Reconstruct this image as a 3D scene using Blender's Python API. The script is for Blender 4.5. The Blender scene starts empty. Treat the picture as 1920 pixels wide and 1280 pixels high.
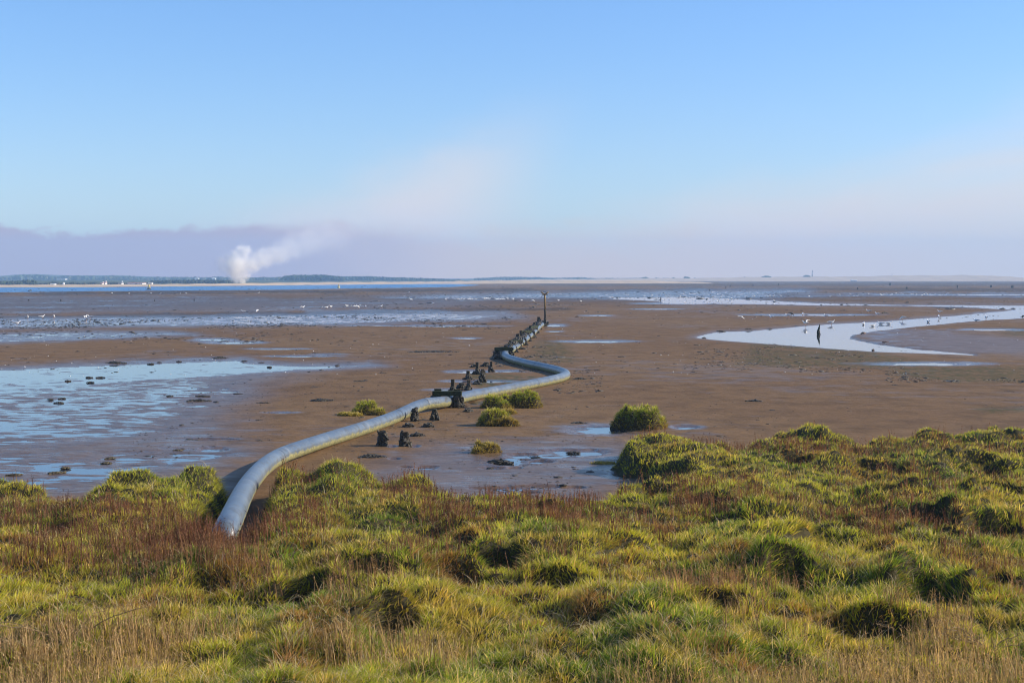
import bpy, math, random
import numpy as np
from mathutils import Vector, Matrix
PI = math.pi
R = math.radians
rng = np.random.default_rng(7)
random.seed(7)
scene = bpy.context.scene
col = scene.collection

# ------------------------------------------------------------------ camera
FPX = 2667.0            # focal length in pixels of the 1920 px wide photograph
HOR = 521.0             # row of the horizon
CZ = 4.0                # eye height above the mud
TH = math.atan((640 - HOR) / FPX)
cam_d = bpy.data.cameras.new("camera")
cam = bpy.data.objects.new("camera", cam_d)
col.objects.link(cam)
cam_d.sensor_width = 36.0
cam_d.lens = 36.0 * FPX / 1920.0
cam_d.clip_end = 60000
cam_d.clip_start = 0.1
cam.location = (0, 0, CZ)
cam.rotation_euler = (PI / 2 - TH, 0, 0)
scene.camera = cam

# ------------------------------------------------------------------ sun and sky
SUN_EL, SUN_AZ = R(27), R(84)
sd = bpy.data.lights.new("sun", 'SUN')
sd.energy = 5.0
sd.angle = R(0.53)
sd.color = (1.0, 0.90, 0.76)
sun = bpy.data.objects.new("sun", sd)
col.objects.link(sun)
S = Vector((math.cos(SUN_EL) * math.sin(SUN_AZ), math.cos(SUN_EL) * math.cos(SUN_AZ), math.sin(SUN_EL)))
sun.rotation_euler = S.to_track_quat('Z', 'Y').to_euler()
sun.location = (60, 30, 60)

world = bpy.data.worlds.new("World")
scene.world = world
world.use_nodes = True


class NT:
    """small helper that writes node trees"""
    def __init__(s, nt):
        s.nt = nt
        nt.nodes.clear()

    def n(s, typ, **kw):
        nd = s.nt.nodes.new(typ)
        for k, v in kw.items():
            setattr(nd, k, v)
        return nd

    def link(s, a, b):
        s.nt.links.new(a, b)

    def put(s, v, sock):
        if isinstance(v, bpy.types.NodeSocket):
            s.link(v, sock)
        elif v is not None:
            if isinstance(v, (tuple, list)) and len(v) == 3 and sock.type == 'RGBA':
                v = (*v, 1)
            sock.default_value = v

    def m(s, op, a, b=None, c=None, clamp=False):
        nd = s.n('ShaderNodeMath', operation=op, use_clamp=clamp)
        for i, v in enumerate((a, b, c)):
            if v is not None:
                s.put(v, nd.inputs[i])
        return nd.outputs[0]

    def vm(s, op, a, b=None):
        nd = s.n('ShaderNodeVectorMath', operation=op)
        s.put(a, nd.inputs[0])
        if b is not None:
            s.put(b, nd.inputs[3] if op == 'SCALE' else nd.inputs[1])
        return nd.outputs['Value' if op in ('LENGTH', 'DOT_PRODUCT', 'DISTANCE') else 'Vector']

    def xyz(s, x, y, z):
        nd = s.n('ShaderNodeCombineXYZ')
        for i, v in enumerate((x, y, z)):
            s.put(v, nd.inputs[i])
        return nd.outputs[0]

    def sep(s, v):
        nd = s.n('ShaderNodeSeparateXYZ')
        s.link(v, nd.inputs[0])
        return nd.outputs

    def ss(s, v, a, b, c=0.0, d=1.0):
        nd = s.n('ShaderNodeMapRange', interpolation_type='SMOOTHSTEP')
        s.put(v, nd.inputs[0])
        for i, q in enumerate((a, b, c, d)):
            s.put(q, nd.inputs[1 + i])
        return nd.outputs[0]

    def noise(s, vec, scale, detail=4, rough=0.55, dist=0.0, dim='3D'):
        nd = s.n('ShaderNodeTexNoise', noise_dimensions=dim)
        if vec is not None:
            s.link(vec, nd.inputs['Vector'])
        nd.inputs['Scale'].default_value = scale
        nd.inputs['Detail'].default_value = detail
        nd.inputs['Roughness'].default_value = rough
        nd.inputs['Distortion'].default_value = dist
        return nd.outputs[0]

    def mix(s, f, a, b, typ='MIX'):
        nd = s.n('ShaderNodeMix', data_type='RGBA', blend_type=typ)
        s.put(f, nd.inputs[0])
        s.put(a, nd.inputs[6])
        s.put(b, nd.inputs[7])
        return nd.outputs[2]

    def attr(s, name):
        return s.n('ShaderNodeAttribute', attribute_name=name).outputs

    def bump(s, h, strength, dist, normal=None):
        nd = s.n('ShaderNodeBump')
        s.link(h, nd.inputs['Height'])
        nd.inputs['Strength'].default_value = strength
        nd.inputs['Distance'].default_value = dist
        if normal is not None:
            s.link(normal, nd.inputs['Normal'])
        return nd.outputs[0]


def build_world():
    w = NT(world.node_tree)
    sky = w.n('ShaderNodeTexSky', sky_type='NISHITA', sun_disc=False)
    sky.sun_elevation = SUN_EL
    sky.sun_rotation = SUN_AZ
    sky.altitude = 0
    sky.air_density = 1.0
    sky.dust_density = 0.3
    sky.ozone_density = 2.5
    d = w.n('ShaderNodeTexCoord').outputs['Generated']
    x, y, z = w.sep(d)
    hyp = w.m('SQRT', w.m('ADD', w.m('MULTIPLY', x, x), w.m('MULTIPLY', y, y)))
    hyp = w.m('MAXIMUM', hyp, 0.02)
    U = w.m('MULTIPLY', w.m('ARCTAN2', x, y), FPX)        # pixels to the right of straight ahead
    V = w.m('MULTIPLY', w.m('DIVIDE', z, hyp), FPX)       # pixels above the horizon
    # the clear sky of the photograph is a saturated, even blue
    el = w.ss(V, 0, 560)
    tint = w.mix(el, (0.98, 1.065, 1.31), (0.82, 1.09, 1.50))
    tint = w.mix(1.0, tint, w.mix(w.ss(U, -1000.0, 1000.0), (1.10, 1.08, 1.03), (1.06, 1.03, 1.0)), 'MULTIPLY')
    base = w.mix(1.0, sky.outputs[0], tint, 'MULTIPLY')
    p = w.xyz(w.m('MULTIPLY', U, 0.0035), w.m('MULTIPLY', V, 0.009), 0.0)
    n1 = w.noise(p, 1.0, 5, 0.55, 0.3)
    p2 = w.xyz(w.m('MULTIPLY', U, 0.0016), w.m('MULTIPLY', V, 0.006), 3.0)
    n2 = w.noise(p2, 1.0, 4, 0.5, 0.6)
    n3 = w.noise(w.xyz(w.m('MULTIPLY', U, 0.02), w.m('MULTIPLY', V, 0.03), 9.0), 1.0, 4, 0.6)
    # thin white veil on the right, its upper edge climbing to the right
    edgeR = w.m('SUBTRACT', w.m('ADD', w.m('MULTIPLY', U, 0.27), 62.0), V)
    veilR = w.ss(w.m('ADD', edgeR, w.m('MULTIPLY', w.m('SUBTRACT', n2, 0.5), 220.0)), -50.0, 150.0)
    # veil drifting off the smoke, upper left of centre
    ed = w.m('SUBTRACT', w.m('ADD', w.m('MULTIPLY', U, 0.42), 330.0), V)
    bandA = w.ss(w.m('ADD', ed, w.m('MULTIPLY', w.m('SUBTRACT', n1, 0.5), 160.0)), -40.0, 130.0)
    bandB = w.ss(w.m('ADD', U, w.m('MULTIPLY', V, -0.35)), 60.0, -230.0)
    bandC = w.ss(V, 480.0, 90.0)
    veilL = w.m('MULTIPLY', w.m('MULTIPLY', bandA, bandB), bandC)
    veil = w.m('MAXIMUM', w.m('MULTIPLY', veilR, 0.95), w.m('MULTIPLY', veilL, 0.9))
    veil = w.m('MULTIPLY', veil, w.ss(n2, 0.25, 0.6, 0.65, 1.0))
    CW = (6.9, 6.25, 6.05)
    c = w.mix(veil, base, CW)
    # long low bank of haze cloud above the far shore
    top = w.m('ADD', 92.0, w.m('ADD', w.m('MULTIPLY', w.m('SUBTRACT', n1, 0.5), 110.0), w.m('MULTIPLY', w.m('SUBTRACT', n3, 0.5), 34.0)))
    softness = w.ss(U, -700.0, 300.0, 10.0, 70.0)
    d2 = w.m('DIVIDE', w.m('SUBTRACT', top, V), softness)
    bank = w.ss(d2, -0.5, 1.0)
    bank = w.m('MULTIPLY', bank, w.ss(U, -900.0, 900.0, 0.85, 0.5))
    lav = w.mix(w.ss(w.m('ADD', U, w.m('MULTIPLY', w.m('SUBTRACT', n2, 0.5), 500.0)), -520.0, 0.0), (4.0, 2.6, 3.0), (7.4, 4.7, 2.9))
    lav = w.mix(w.ss(U, 200.0, 1000.0), lav, (7.5, 5.8, 4.6))
    c = w.mix(bank, c, lav)
    bg = w.n('ShaderNodeBackground')
    w.link(c, bg.inputs[0])
    bg.inputs[1].default_value = 0.097
    out = w.n('ShaderNodeOutputWorld')
    w.link(bg.outputs[0], out.inputs[0])


build_world()
vs = scene.view_settings
vs.view_transform = 'Standard'
vs.look = 'None'
vs.gamma = 1
vs.exposure = 0.4
scene.cycles.volume_bounces = 14
scene.cycles.max_bounces = 14
scene.cycles.diffuse_bounces = 3
scene.cycles.glossy_bounces = 3
scene.cycles.transmission_bounces = 4
scene.cycles.transparent_max_bounces = 8
scene.cycles.volume_step_rate = 1.0
scene.cycles.use_denoising = True
scene.cycles.filter_width = 1.1

# ------------------------------------------------------------------ picture <-> place
CT, ST = math.cos(TH), math.sin(TH)


def ray(px, py):
    xs = (np.asarray(px, float) - 960) / FPX
    yu = (640 - np.asarray(py, float)) / FPX
    return xs, CT + yu * ST, -ST + yu * CT


def at(px, py, z=0.0):
    a, b, c = ray(px, py)
    t = (z - CZ) / c
    return a * t, b * t


def atd(px, py, Y):
    a, b, c = ray(px, py)
    t = Y / b
    return float(a * t), float(Y), float(CZ + c * t)


def proj(x, y, z):
    f = y * CT - (z - CZ) * ST
    u = y * ST + (z - CZ) * CT
    return 960 + FPX * x / f, 640 - FPX * u / f


# ------------------------------------------------------------------ numpy noise
_perm = rng.permutation(4096)
_ga = rng.uniform(0, 2 * PI, 4096)


def _h(ix, iy, seed):
    return _perm[(_perm[(ix + seed * 131) & 4095] + iy) & 4095]


def perlin(x, y, seed=0):
    ix = np.floor(x).astype(np.int64)
    iy = np.floor(y).astype(np.int64)
    fx, fy = x - ix, y - iy
    u = fx * fx * fx * (fx * (fx * 6 - 15) + 10)
    v = fy * fy * fy * (fy * (fy * 6 - 15) + 10)

    def g(a, b, dx, dy):
        an = _ga[_h(a, b, seed)]
        return np.cos(an) * dx + np.sin(an) * dy
    a = g(ix, iy, fx, fy)
    b = g(ix + 1, iy, fx - 1, fy)
    c = g(ix, iy + 1, fx, fy - 1)
    d = g(ix + 1, iy + 1, fx - 1, fy - 1)
    return ((a * (1 - u) + b * u) * (1 - v) + (c * (1 - u) + d * u) * v) * 1.5


def fbm(x, y, octv=4, seed=0, gain=0.5):
    x = np.asarray(x, float)
    y = np.asarray(y, float)
    s = 0
    a = 1
    t = 0
    for k in range(octv):
        s = s + a * perlin(x * 2 ** k, y * 2 ** k, seed + k * 7)
        t += a
        a *= gain
    return s / t * 1.4


def sstep(v, a, b):
    t = np.clip((v - a) / (b - a), 0, 1)
    return t * t * (3 - 2 * t)


def voronoi(x, y, seed=0, offs=False):
    ix = np.floor(x).astype(np.int64)
    iy = np.floor(y).astype(np.int64)
    ox = np.zeros(x.shape)
    oy = np.zeros(x.shape)
    f1 = np.full(x.shape, 9.0)
    f2 = np.full(x.shape, 9.0)
    idc = np.zeros(x.shape, np.int64)
    for dx in (-1, 0, 1):
        for dy in (-1, 0, 1):
            h = _h(ix + dx, iy + dy, seed)
            cx = ix + dx + 0.5 + 0.42 * np.cos(_ga[h] * 3)
            cy = iy + dy + 0.5 + 0.42 * np.sin(_ga[h] * 5)
            d = np.hypot(x - cx, y - cy)
            nearer = d < f1
            f2 = np.where(nearer, f1, np.minimum(f2, d))
            idc = np.where(nearer, h, idc)
            f1 = np.where(nearer, d, f1)
            ox = np.where(nearer, x - cx, ox)
            oy = np.where(nearer, y - cy, oy)
    return (f1, f2, idc, ox, oy) if offs else (f1, f2, idc)


def poly_sd(px, py, poly):
    """signed distance to a polygon, positive inside"""
    P = np.array(poly, float)
    Q = np.roll(P, -1, 0)
    best = np.full(px.shape, 1e18)
    inside = np.zeros(px.shape, bool)
    for (x0, y0), (x1, y1) in zip(P, Q):
        ex, ey = x1 - x0, y1 - y0
        L = ex * ex + ey * ey + 1e-12
        t = np.clip(((px - x0) * ex + (py - y0) * ey) / L, 0, 1)
        d = (px - x0 - t * ex) ** 2 + (py - y0 - t * ey) ** 2
        best = np.minimum(best, d)
        if y0 != y1:
            cr = ((y0 > py) != (y1 > py)) & (px < (x1 - x0) * (py - y0) / (y1 - y0) + x0)
            inside ^= cr
    d = np.sqrt(best)
    return np.where(inside, d, -d)


# ------------------------------------------------------------------ mesh helpers
def new_mesh(name, V, F, mats=(), attrs=None, smooth=True, parent=None, matidx=None):
    """V (n,3); F: list of arrays (m,3) or (m,4) or list of tuples"""
    me = bpy.data.meshes.new(name)
    V = np.asarray(V, dtype=np.float32)
    if len(F) and isinstance(F[0], np.ndarray) and F[0].ndim == 2:
        loops = np.concatenate([f.reshape(-1) for f in F]).astype(np.int32)
        sizes = np.concatenate([np.full(len(f), f.shape[1], np.int32) for f in F])
        starts = np.concatenate([[0], np.cumsum(sizes)[:-1]]).astype(np.int32)
        me.vertices.add(len(V))
        me.vertices.foreach_set('co', V.ravel())
        me.loops.add(len(loops))
        me.loops.foreach_set('vertex_index', loops)
        me.polygons.add(len(sizes))
        me.polygons.foreach_set('loop_start', starts)
        me.update(calc_edges=True)
    else:
        me.from_pydata([tuple(map(float, v)) for v in V], [], [tuple(map(int, f)) for f in F])
        me.update()
    if matidx is not None:
        me.polygons.foreach_set('material_index', np.asarray(matidx, np.int32))
    if smooth:
        me.polygons.foreach_set('use_smooth', np.ones(len(me.polygons), bool))
    for m in (mats if isinstance(mats, (list, tuple)) else [mats]):
        me.materials.append(m)
    for k, a in (attrs or {}).items():
        a = np.asarray(a, np.float32)
        if a.ndim == 1:
            at_ = me.attributes.new(k, 'FLOAT', 'POINT')
            at_.data.foreach_set('value', a)
        else:
            at_ = me.attributes.new(k, 'FLOAT_COLOR', 'POINT')
            if a.shape[1] == 3:
                a = np.hstack([a, np.ones((len(a), 1), np.float32)])
            at_.data.foreach_set('color', a.ravel())
    o = bpy.data.objects.new(name, me)
    col.objects.link(o)
    if parent is not None:
        o.parent = parent
    return o


def tag(o, label=None, cat=None, group=None, kind=None):
    for k, v in (('label', label), ('category', cat), ('group', group), ('kind', kind)):
        if v:
            o[k] = v
    return o


def empty(name, loc, label=None, cat=None, group=None, rz=0):
    o = bpy.data.objects.new(name, None)
    col.objects.link(o)
    o.empty_display_size = 0.2
    o.location = loc
    o.rotation_euler = (0, 0, rz)
    return tag(o, label, cat, group)


class MB:
    """collects simple shapes into one mesh"""
    def __init__(s):
        s.V = []
        s.F = []
        s.n = 0

    def add(s, V, F):
        s.V.append(np.asarray(V, float))
        s.F += [tuple(i + s.n for i in f) for f in F]
        s.n += len(V)

    def box(s, c, size, rot=0.0, tilt=0.0, taper=1.0):
        x, y, z = [q / 2 for q in size]
        b = min(x, y, z) * 0.12
        V = []
        for sz in (-1, 1):
            t = taper if sz > 0 else 1
            for (sx, sy, ox, oy) in ((-1, -1, 0, b), (-1, -1, b, 0), (1, -1, -b, 0), (1, -1, 0, b), (1, 1, 0, -b), (1, 1, -b, 0), (-1, 1, b, 0), (-1, 1, 0, -b)):
                V.append(((sx * x + ox) * t, (sy * y + oy) * t, sz * z))
        F = [tuple(range(7, -1, -1)), tuple(range(8, 16))]
        for i in range(8):
            j = (i + 1) % 8
            F.append((i, j, j + 8, i + 8))
        M = Matrix.Rotation(rot, 3, 'Z') @ Matrix.Rotation(tilt, 3, 'Y')
        V = [tuple(M @ Vector(v) + Vector(c)) for v in V]
        s.add(V, F)

    def tube(s, P, rad, k=10, cap=True):
        P = [Vector(p) for p in P]
        rad = rad if isinstance(rad, (list, tuple, np.ndarray)) else [rad] * len(P)
        V, F = [], []
        up = Vector((0, 0, 1))
        for i, p in enumerate(P):
            t = (P[min(i + 1, len(P) - 1)] - P[max(i - 1, 0)]).normalized()
            a = t.cross(up)
            if a.length < 0.1:
                a = t.cross(Vector((0, 1, 0)))
            a.normalize()
            b = a.cross(t)
            for j in range(k):
                q = 2 * PI * j / k
                V.append(tuple(p + (a * math.cos(q) + b * math.sin(q)) * rad[i]))
        for i in range(len(P) - 1):
            for j in range(k):
                F.append((i * k + j, i * k + (j + 1) % k, (i + 1) * k + (j + 1) % k, (i + 1) * k + j))
        if cap:
            F.append(tuple(range(k - 1, -1, -1)))
            F.append(tuple((len(P) - 1) * k + j for j in range(k)))
        s.add(V, F)

    def blob(s, c, r, seed=0, amp=0.25, nu=10, nv=6, flat=True):
        V, F = [], []
        rr = random.Random(seed)
        for i in range(nv + 1):
            ph = PI * i / nv
            for j in range(nu):
                th = 2 * PI * j / nu
                q = 1 + amp * (rr.random() * 2 - 1) * (0.3 if i in (0, nv) else 1)
                V.append((c[0] + r[0] * q * math.sin(ph) * math.cos(th), c[1] + r[1] * q * math.sin(ph) * math.sin(th), c[2] + r[2] * q * math.cos(ph)))
        for i in range(nv):
            for j in range(nu):
                F.append((i * nu + j, (i + 1) * nu + j, (i + 1) * nu + (j + 1) % nu, i * nu + (j + 1) % nu))
        s.add(V, F)

    def build(s, name, mat, parent=None, smooth=False, attrs=None):
        return new_mesh(name, np.vstack(s.V), s.F, mat, attrs, smooth, parent)


# ------------------------------------------------------------------ materials
def mat(name):
    m = bpy.data.materials.new(name)
    m.use_nodes = True
    t = NT(m.node_tree)
    out = t.n('ShaderNodeOutputMaterial')
    return m, t, out


def principled(t, out, color, rough=0.8, normal=None, spec=0.5, metal=0.0):
    b = t.n('ShaderNodeBsdfPrincipled')
    t.put(color, b.inputs['Base Color'])
    t.put(rough, b.inputs['Roughness'])
    t.put(metal, b.inputs['Metallic'])
    t.put(spec, b.inputs['Specular IOR Level'])
    if normal is not None:
        t.link(normal, b.inputs['Normal'])
    t.link(b.outputs[0], out.inputs['Surface'])
    return b


def simple(name, c1, c2, scale=6, rough=0.85, bump=0.4, bdist=0.02, spec=0.3, coord='Object', metal=0.0):
    m, t, out = mat(name)
    co = t.n('ShaderNodeTexCoord').outputs[coord]
    n = t.noise(co, scale, 6, 0.6)
    c = t.mix(t.ss(n, 0.35, 0.65), c1, c2)
    nb = t.bump(t.noise(co, scale * 3, 4, 0.6), bump, bdist)
    principled(t, out, c, rough, nb, spec, metal)
    return m


def mud_material():
    m, t, out = mat("tidal_mud")
    g = t.n('ShaderNodeNewGeometry').outputs['Position']
    wet = t.attr('wet')[2]
    alg = t.attr('algae')[2]
    big = t.noise(g, 0.045, 4, 0.55)
    mid = t.noise(g, 0.7, 5, 0.6)
    fine = t.noise(g, 9.0, 4, 0.65)
    c = t.mix(t.ss(big, 0.35, 0.65), (0.172, 0.099, 0.043), (0.202, 0.123, 0.056))
    c = t.mix(t.m('MULTIPLY', t.ss(mid, 0.42, 0.68), 0.75), c, (0.115, 0.068, 0.032))
    c = t.mix(t.m('MULTIPLY', t.ss(fine, 0.55, 0.8), 0.5), c, (0.075, 0.044, 0.024))
    c = t.mix(t.m('MULTIPLY', wet, 0.42), c, (0.070, 0.046, 0.032))
    dk = t.m('MULTIPLY', t.attr('bed')[2], t.ss(t.noise(g, 0.9, 5, 0.7), 0.36, 0.56))
    c = t.mix(dk, c, (0.028, 0.021, 0.013))
    an = t.m('MULTIPLY', alg, t.ss(t.noise(g, 3.0, 5, 0.65), 0.42, 0.6))
    c = t.mix(an, c, (0.07, 0.066, 0.02))
    rough = t.m('SUBTRACT', 0.74, t.m('MULTIPLY', wet, 0.5))
    rough = t.m('ADD', rough, t.m('MULTIPLY', t.m('SUBTRACT', mid, 0.5), 0.2))
    pit = t.noise(g, 22.0, 3, 0.7)
    c = t.mix(t.m('MULTIPLY', t.ss(pit, 0.60, 0.72), 0.4), c, (0.05, 0.032, 0.02))
    # ripples and worm casts
    mp = t.n('ShaderNodeMapping')
    t.link(g, mp.inputs[0])
    mp.inputs['Scale'].default_value = (1.0, 2.2, 1.0)
    mp.inputs['Rotation'].default_value = (0, 0, 0.25)
    rip = t.noise(mp.outputs[0], 2.6, 5, 0.62, 0.4)
    b0 = t.bump(mid, 0.8, 0.12)
    b1 = t.bump(rip, 0.8, 0.06, b0)
    b2 = t.bump(fine, 0.4, 0.02, b1)
    principled(t, out, c, rough, b2, t.m("ADD", 0.08, t.m("MULTIPLY", wet, 0.5)))
    return m


def water_material(name, base, rough, scale, strength, dist, deep=False):
    m, t, out = mat(name)
    g = t.n('ShaderNodeNewGeometry').outputs['Position']
    mp = t.n('ShaderNodeMapping')
    t.link(g, mp.inputs[0])
    mp.inputs['Scale'].default_value = (0.6, 1.6, 1.0)
    n = t.noise(mp.outputs[0], scale, 4, 0.6)
    b = t.bump(n, strength, dist)
    patch = t.noise(g, 0.08, 3, 0.5)
    r = t.m('ADD', rough, t.m('MULTIPLY', t.ss(patch, 0.45, 0.65), rough * 1.5))
    bs = principled(t, out, base, r, b, 0.5)
    bs.inputs['IOR'].default_value = 1.60 if not deep else 1.34
    return m


def blade_material():
    m, t, out = mat("marsh_grass_blades")
    c = t.attr('tint')[0]
    b = t.n('ShaderNodeBsdfPrincipled')
    t.link(c, b.inputs['Base Color'])
    b.inputs['Roughness'].default_value = 0.55
    b.inputs['Specular IOR Level'].default_value = 0.25
    tr = t.n('ShaderNodeBsdfTranslucent')
    t.link(t.mix(1.0, c, (1.25, 1.2, 0.7), 'MULTIPLY'), tr.inputs[0])
    mx = t.n('ShaderNodeMixShader')
    mx.inputs[0].default_value = 0.42
    t.link(b.outputs[0], mx.inputs[1])
    t.link(tr.outputs[0], mx.inputs[2])
    t.link(mx.outputs[0], out.inputs['Surface'])
    return m


def tint_material(name, rough=0.9, bump=0.5, bscale=4, bdist=0.05):
    m, t, out = mat(name)
    c = t.attr('tint')[0]
    g = t.n('ShaderNodeTexCoord').outputs['Object']
    n = t.noise(g, bscale, 4, 0.6)
    c2 = t.mix(t.m('MULTIPLY', t.ss(n, 0.4, 0.7), 0.35), c, (0.03, 0.03, 0.02))
    principled(t, out, c2, rough, t.bump(n, bump, bdist), 0.2)
    return m


def pipe_material():
    m, t, out = mat("blue_grey_plastic_pipe")
    g = t.n('ShaderNodeNewGeometry').outputs
    pos, nor = g['Position'], t.attr('side')[2]
    n1 = t.noise(pos, 1.3, 5, 0.6)
    n2 = t.noise(pos, 14.0, 5, 0.7)
    n3 = t.noise(pos, 45.0, 3, 0.6)
    c = t.mix(t.ss(n1, 0.3, 0.7), (0.078, 0.108, 0.150), (0.125, 0.158, 0.195))
    c = t.mix(t.m('MULTIPLY', t.ss(n2, 0.45, 0.75), 0.5), c, (0.24, 0.25, 0.235))
    st = t.noise(pos, 3.2, 6, 0.75, 1.2)
    c = t.mix(t.m('MULTIPLY', t.ss(st, 0.48, 0.62), 0.75), c, (0.085, 0.082, 0.068))
    c = t.mix(t.m('MULTIPLY', t.attr('band')[2], 0.6), c, (0.26, 0.27, 0.26))
    # algae creeps up from the underside
    lim = t.m('ADD', nor, t.m('MULTIPLY', t.m('SUBTRACT', t.noise(pos, 5.0, 5, 0.6), 0.5), 0.9))
    alg = t.ss(lim, 0.16, -0.22)
    c = t.mix(alg, c, t.mix(t.ss(n2, 0.4, 0.6), (0.30, 0.27, 0.115), (0.15, 0.15, 0.065)))
    ring = t.attr('joint')[2]
    c = t.mix(ring, c, (0.045, 0.05, 0.05))
    r = t.m('ADD', 0.30, t.m('MULTIPLY', alg, 0.4))
    r = t.m('ADD', r, t.m('MULTIPLY', n2, 0.12))
    principled(t, out, c, r, t.bump(n3, 0.15, 0.01), 0.5)
    return m


def volume_material(name, color, density, aniso=0.0):
    m, t, out = mat(name)
    v = t.n('ShaderNodeVolumePrincipled')
    v.inputs['Color'].default_value = (*color, 1)
    v.inputs['Density'].default_value = density
    v.inputs['Anisotropy'].default_value = aniso
    t.link(v.outputs[0], out.inputs['Volume'])
    return m, t, v


M = {}
M['mud'] = mud_material()
M['pool'] = water_material("pool_water", (0.035, 0.042, 0.05), 0.02, 6.0, 0.03, 0.015)
M['estuary'] = water_material("estuary_water", (0.06, 0.19, 0.38), 0.30, 0.5, 0.8, 0.3, True)
M['blade'] = blade_material()
M['turf'] = tint_material("turf_soil", 0.95, 0.8, 9, 0.05)
M['pipe'] = pipe_material()
M['wood'] = simple("wet_black_timber", (0.030, 0.026, 0.018), (0.062, 0.052, 0.032), 9, 0.8, 0.6, 0.02)
M['green_wood'] = simple("algae_green_timber", (0.015, 0.020, 0.007), (0.035, 0.045, 0.014), 6, 0.85, 0.7, 0.02)
M['dry_wood'] = simple("weathered_tan_timber", (0.20, 0.135, 0.06), (0.33, 0.24, 0.12), 5, 0.8, 0.5, 0.01)
M['weed'] = simple("bladder_wrack", (0.016, 0.013, 0.007), (0.060, 0.046, 0.018), 25, 0.42, 0.8, 0.03, 0.6)
M['dryweed'] = simple("faded_wrack", (0.05, 0.04, 0.02), (0.15, 0.12, 0.06), 20, 0.6, 0.8, 0.03, 0.4)
M['gull_white'] = simple("white_feathers", (0.88, 0.88, 0.87), (0.93, 0.93, 0.92), 20, 0.8, 0.2, 0.005)
M['gull_grey'] = simple("pale_grey_feathers", (0.46, 0.48, 0.50), (0.58, 0.60, 0.62), 20, 0.8, 0.2, 0.005)
M['black_feather'] = simple("black_feathers", (0.012, 0.012, 0.014), (0.03, 0.03, 0.034), 20, 0.6, 0.2, 0.005)
M['bill'] = simple("yellow_orange_bill", (0.5, 0.28, 0.05), (0.6, 0.2, 0.05), 20, 0.5, 0.1, 0.002)
M['leg'] = simple("pinkish_legs", (0.35, 0.2, 0.16), (0.4, 0.25, 0.2), 20, 0.5, 0.1, 0.002)
M['stone'] = simple("wet_brown_stone", (0.10, 0.06, 0.045), (0.2, 0.12, 0.08), 6, 0.6, 0.8, 0.05)
M['white_paint'] = simple("white_render", (0.76, 0.75, 0.72), (0.84, 0.83, 0.80), 0.5, 0.8, 0.1, 0.01)
M['grey_roof'] = simple("grey_slate_roof", (0.14, 0.14, 0.15), (0.22, 0.21, 0.21), 0.6, 0.8, 0.2, 0.02)
M['pink_roof'] = simple("red_tiled_roof", (0.35, 0.14, 0.10), (0.42, 0.2, 0.15), 0.6, 0.8, 0.2, 0.02)
M['dark_window'] = simple("dark_window_glass", (0.02, 0.025, 0.03), (0.04, 0.045, 0.05), 1, 0.15, 0.0, 0.0, 0.6)
M['tower_stone'] = simple("pale_grey_tower_stone", (0.5, 0.5, 0.5), (0.6, 0.6, 0.6), 0.4, 0.9, 0.2, 0.02)
M['red_paint'] = simple("red_buoy_paint", (0.55, 0.05, 0.03), (0.6, 0.08, 0.05), 1, 0.5, 0.1, 0.01)
M['yellow_paint'] = simple("yellow_buoy_paint", (0.75, 0.52, 0.08), (0.8, 0.6, 0.15), 1, 0.5, 0.1, 0.01)
M['navy_paint'] = simple("dark_buoy_hull", (0.02, 0.03, 0.04), (0.04, 0.05, 0.06), 1, 0.5, 0.1, 0.01)
M['sand'] = simple("pale_beach_sand", (0.50, 0.37, 0.23), (0.60, 0.45, 0.29), 0.05, 0.95, 0.3, 0.3, 0.2, 'Object')
M['far_trees'] = tint_material("far_foliage", 0.95, 0.8, 0.6, 0.5)
M['hill'] = simple("far_hill_fields", (0.045, 0.065, 0.03), (0.12, 0.13, 0.055), 0.012, 0.95, 0.3, 0.5, 0.1)

# ------------------------------------------------------------------ mud flat: one sheet to the horizon, low places lie under the water
def px_sd(px, py, poly, ys=6.0):
    return poly_sd(px, py * ys, [(a, b * ys) for a, b in poly])


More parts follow.
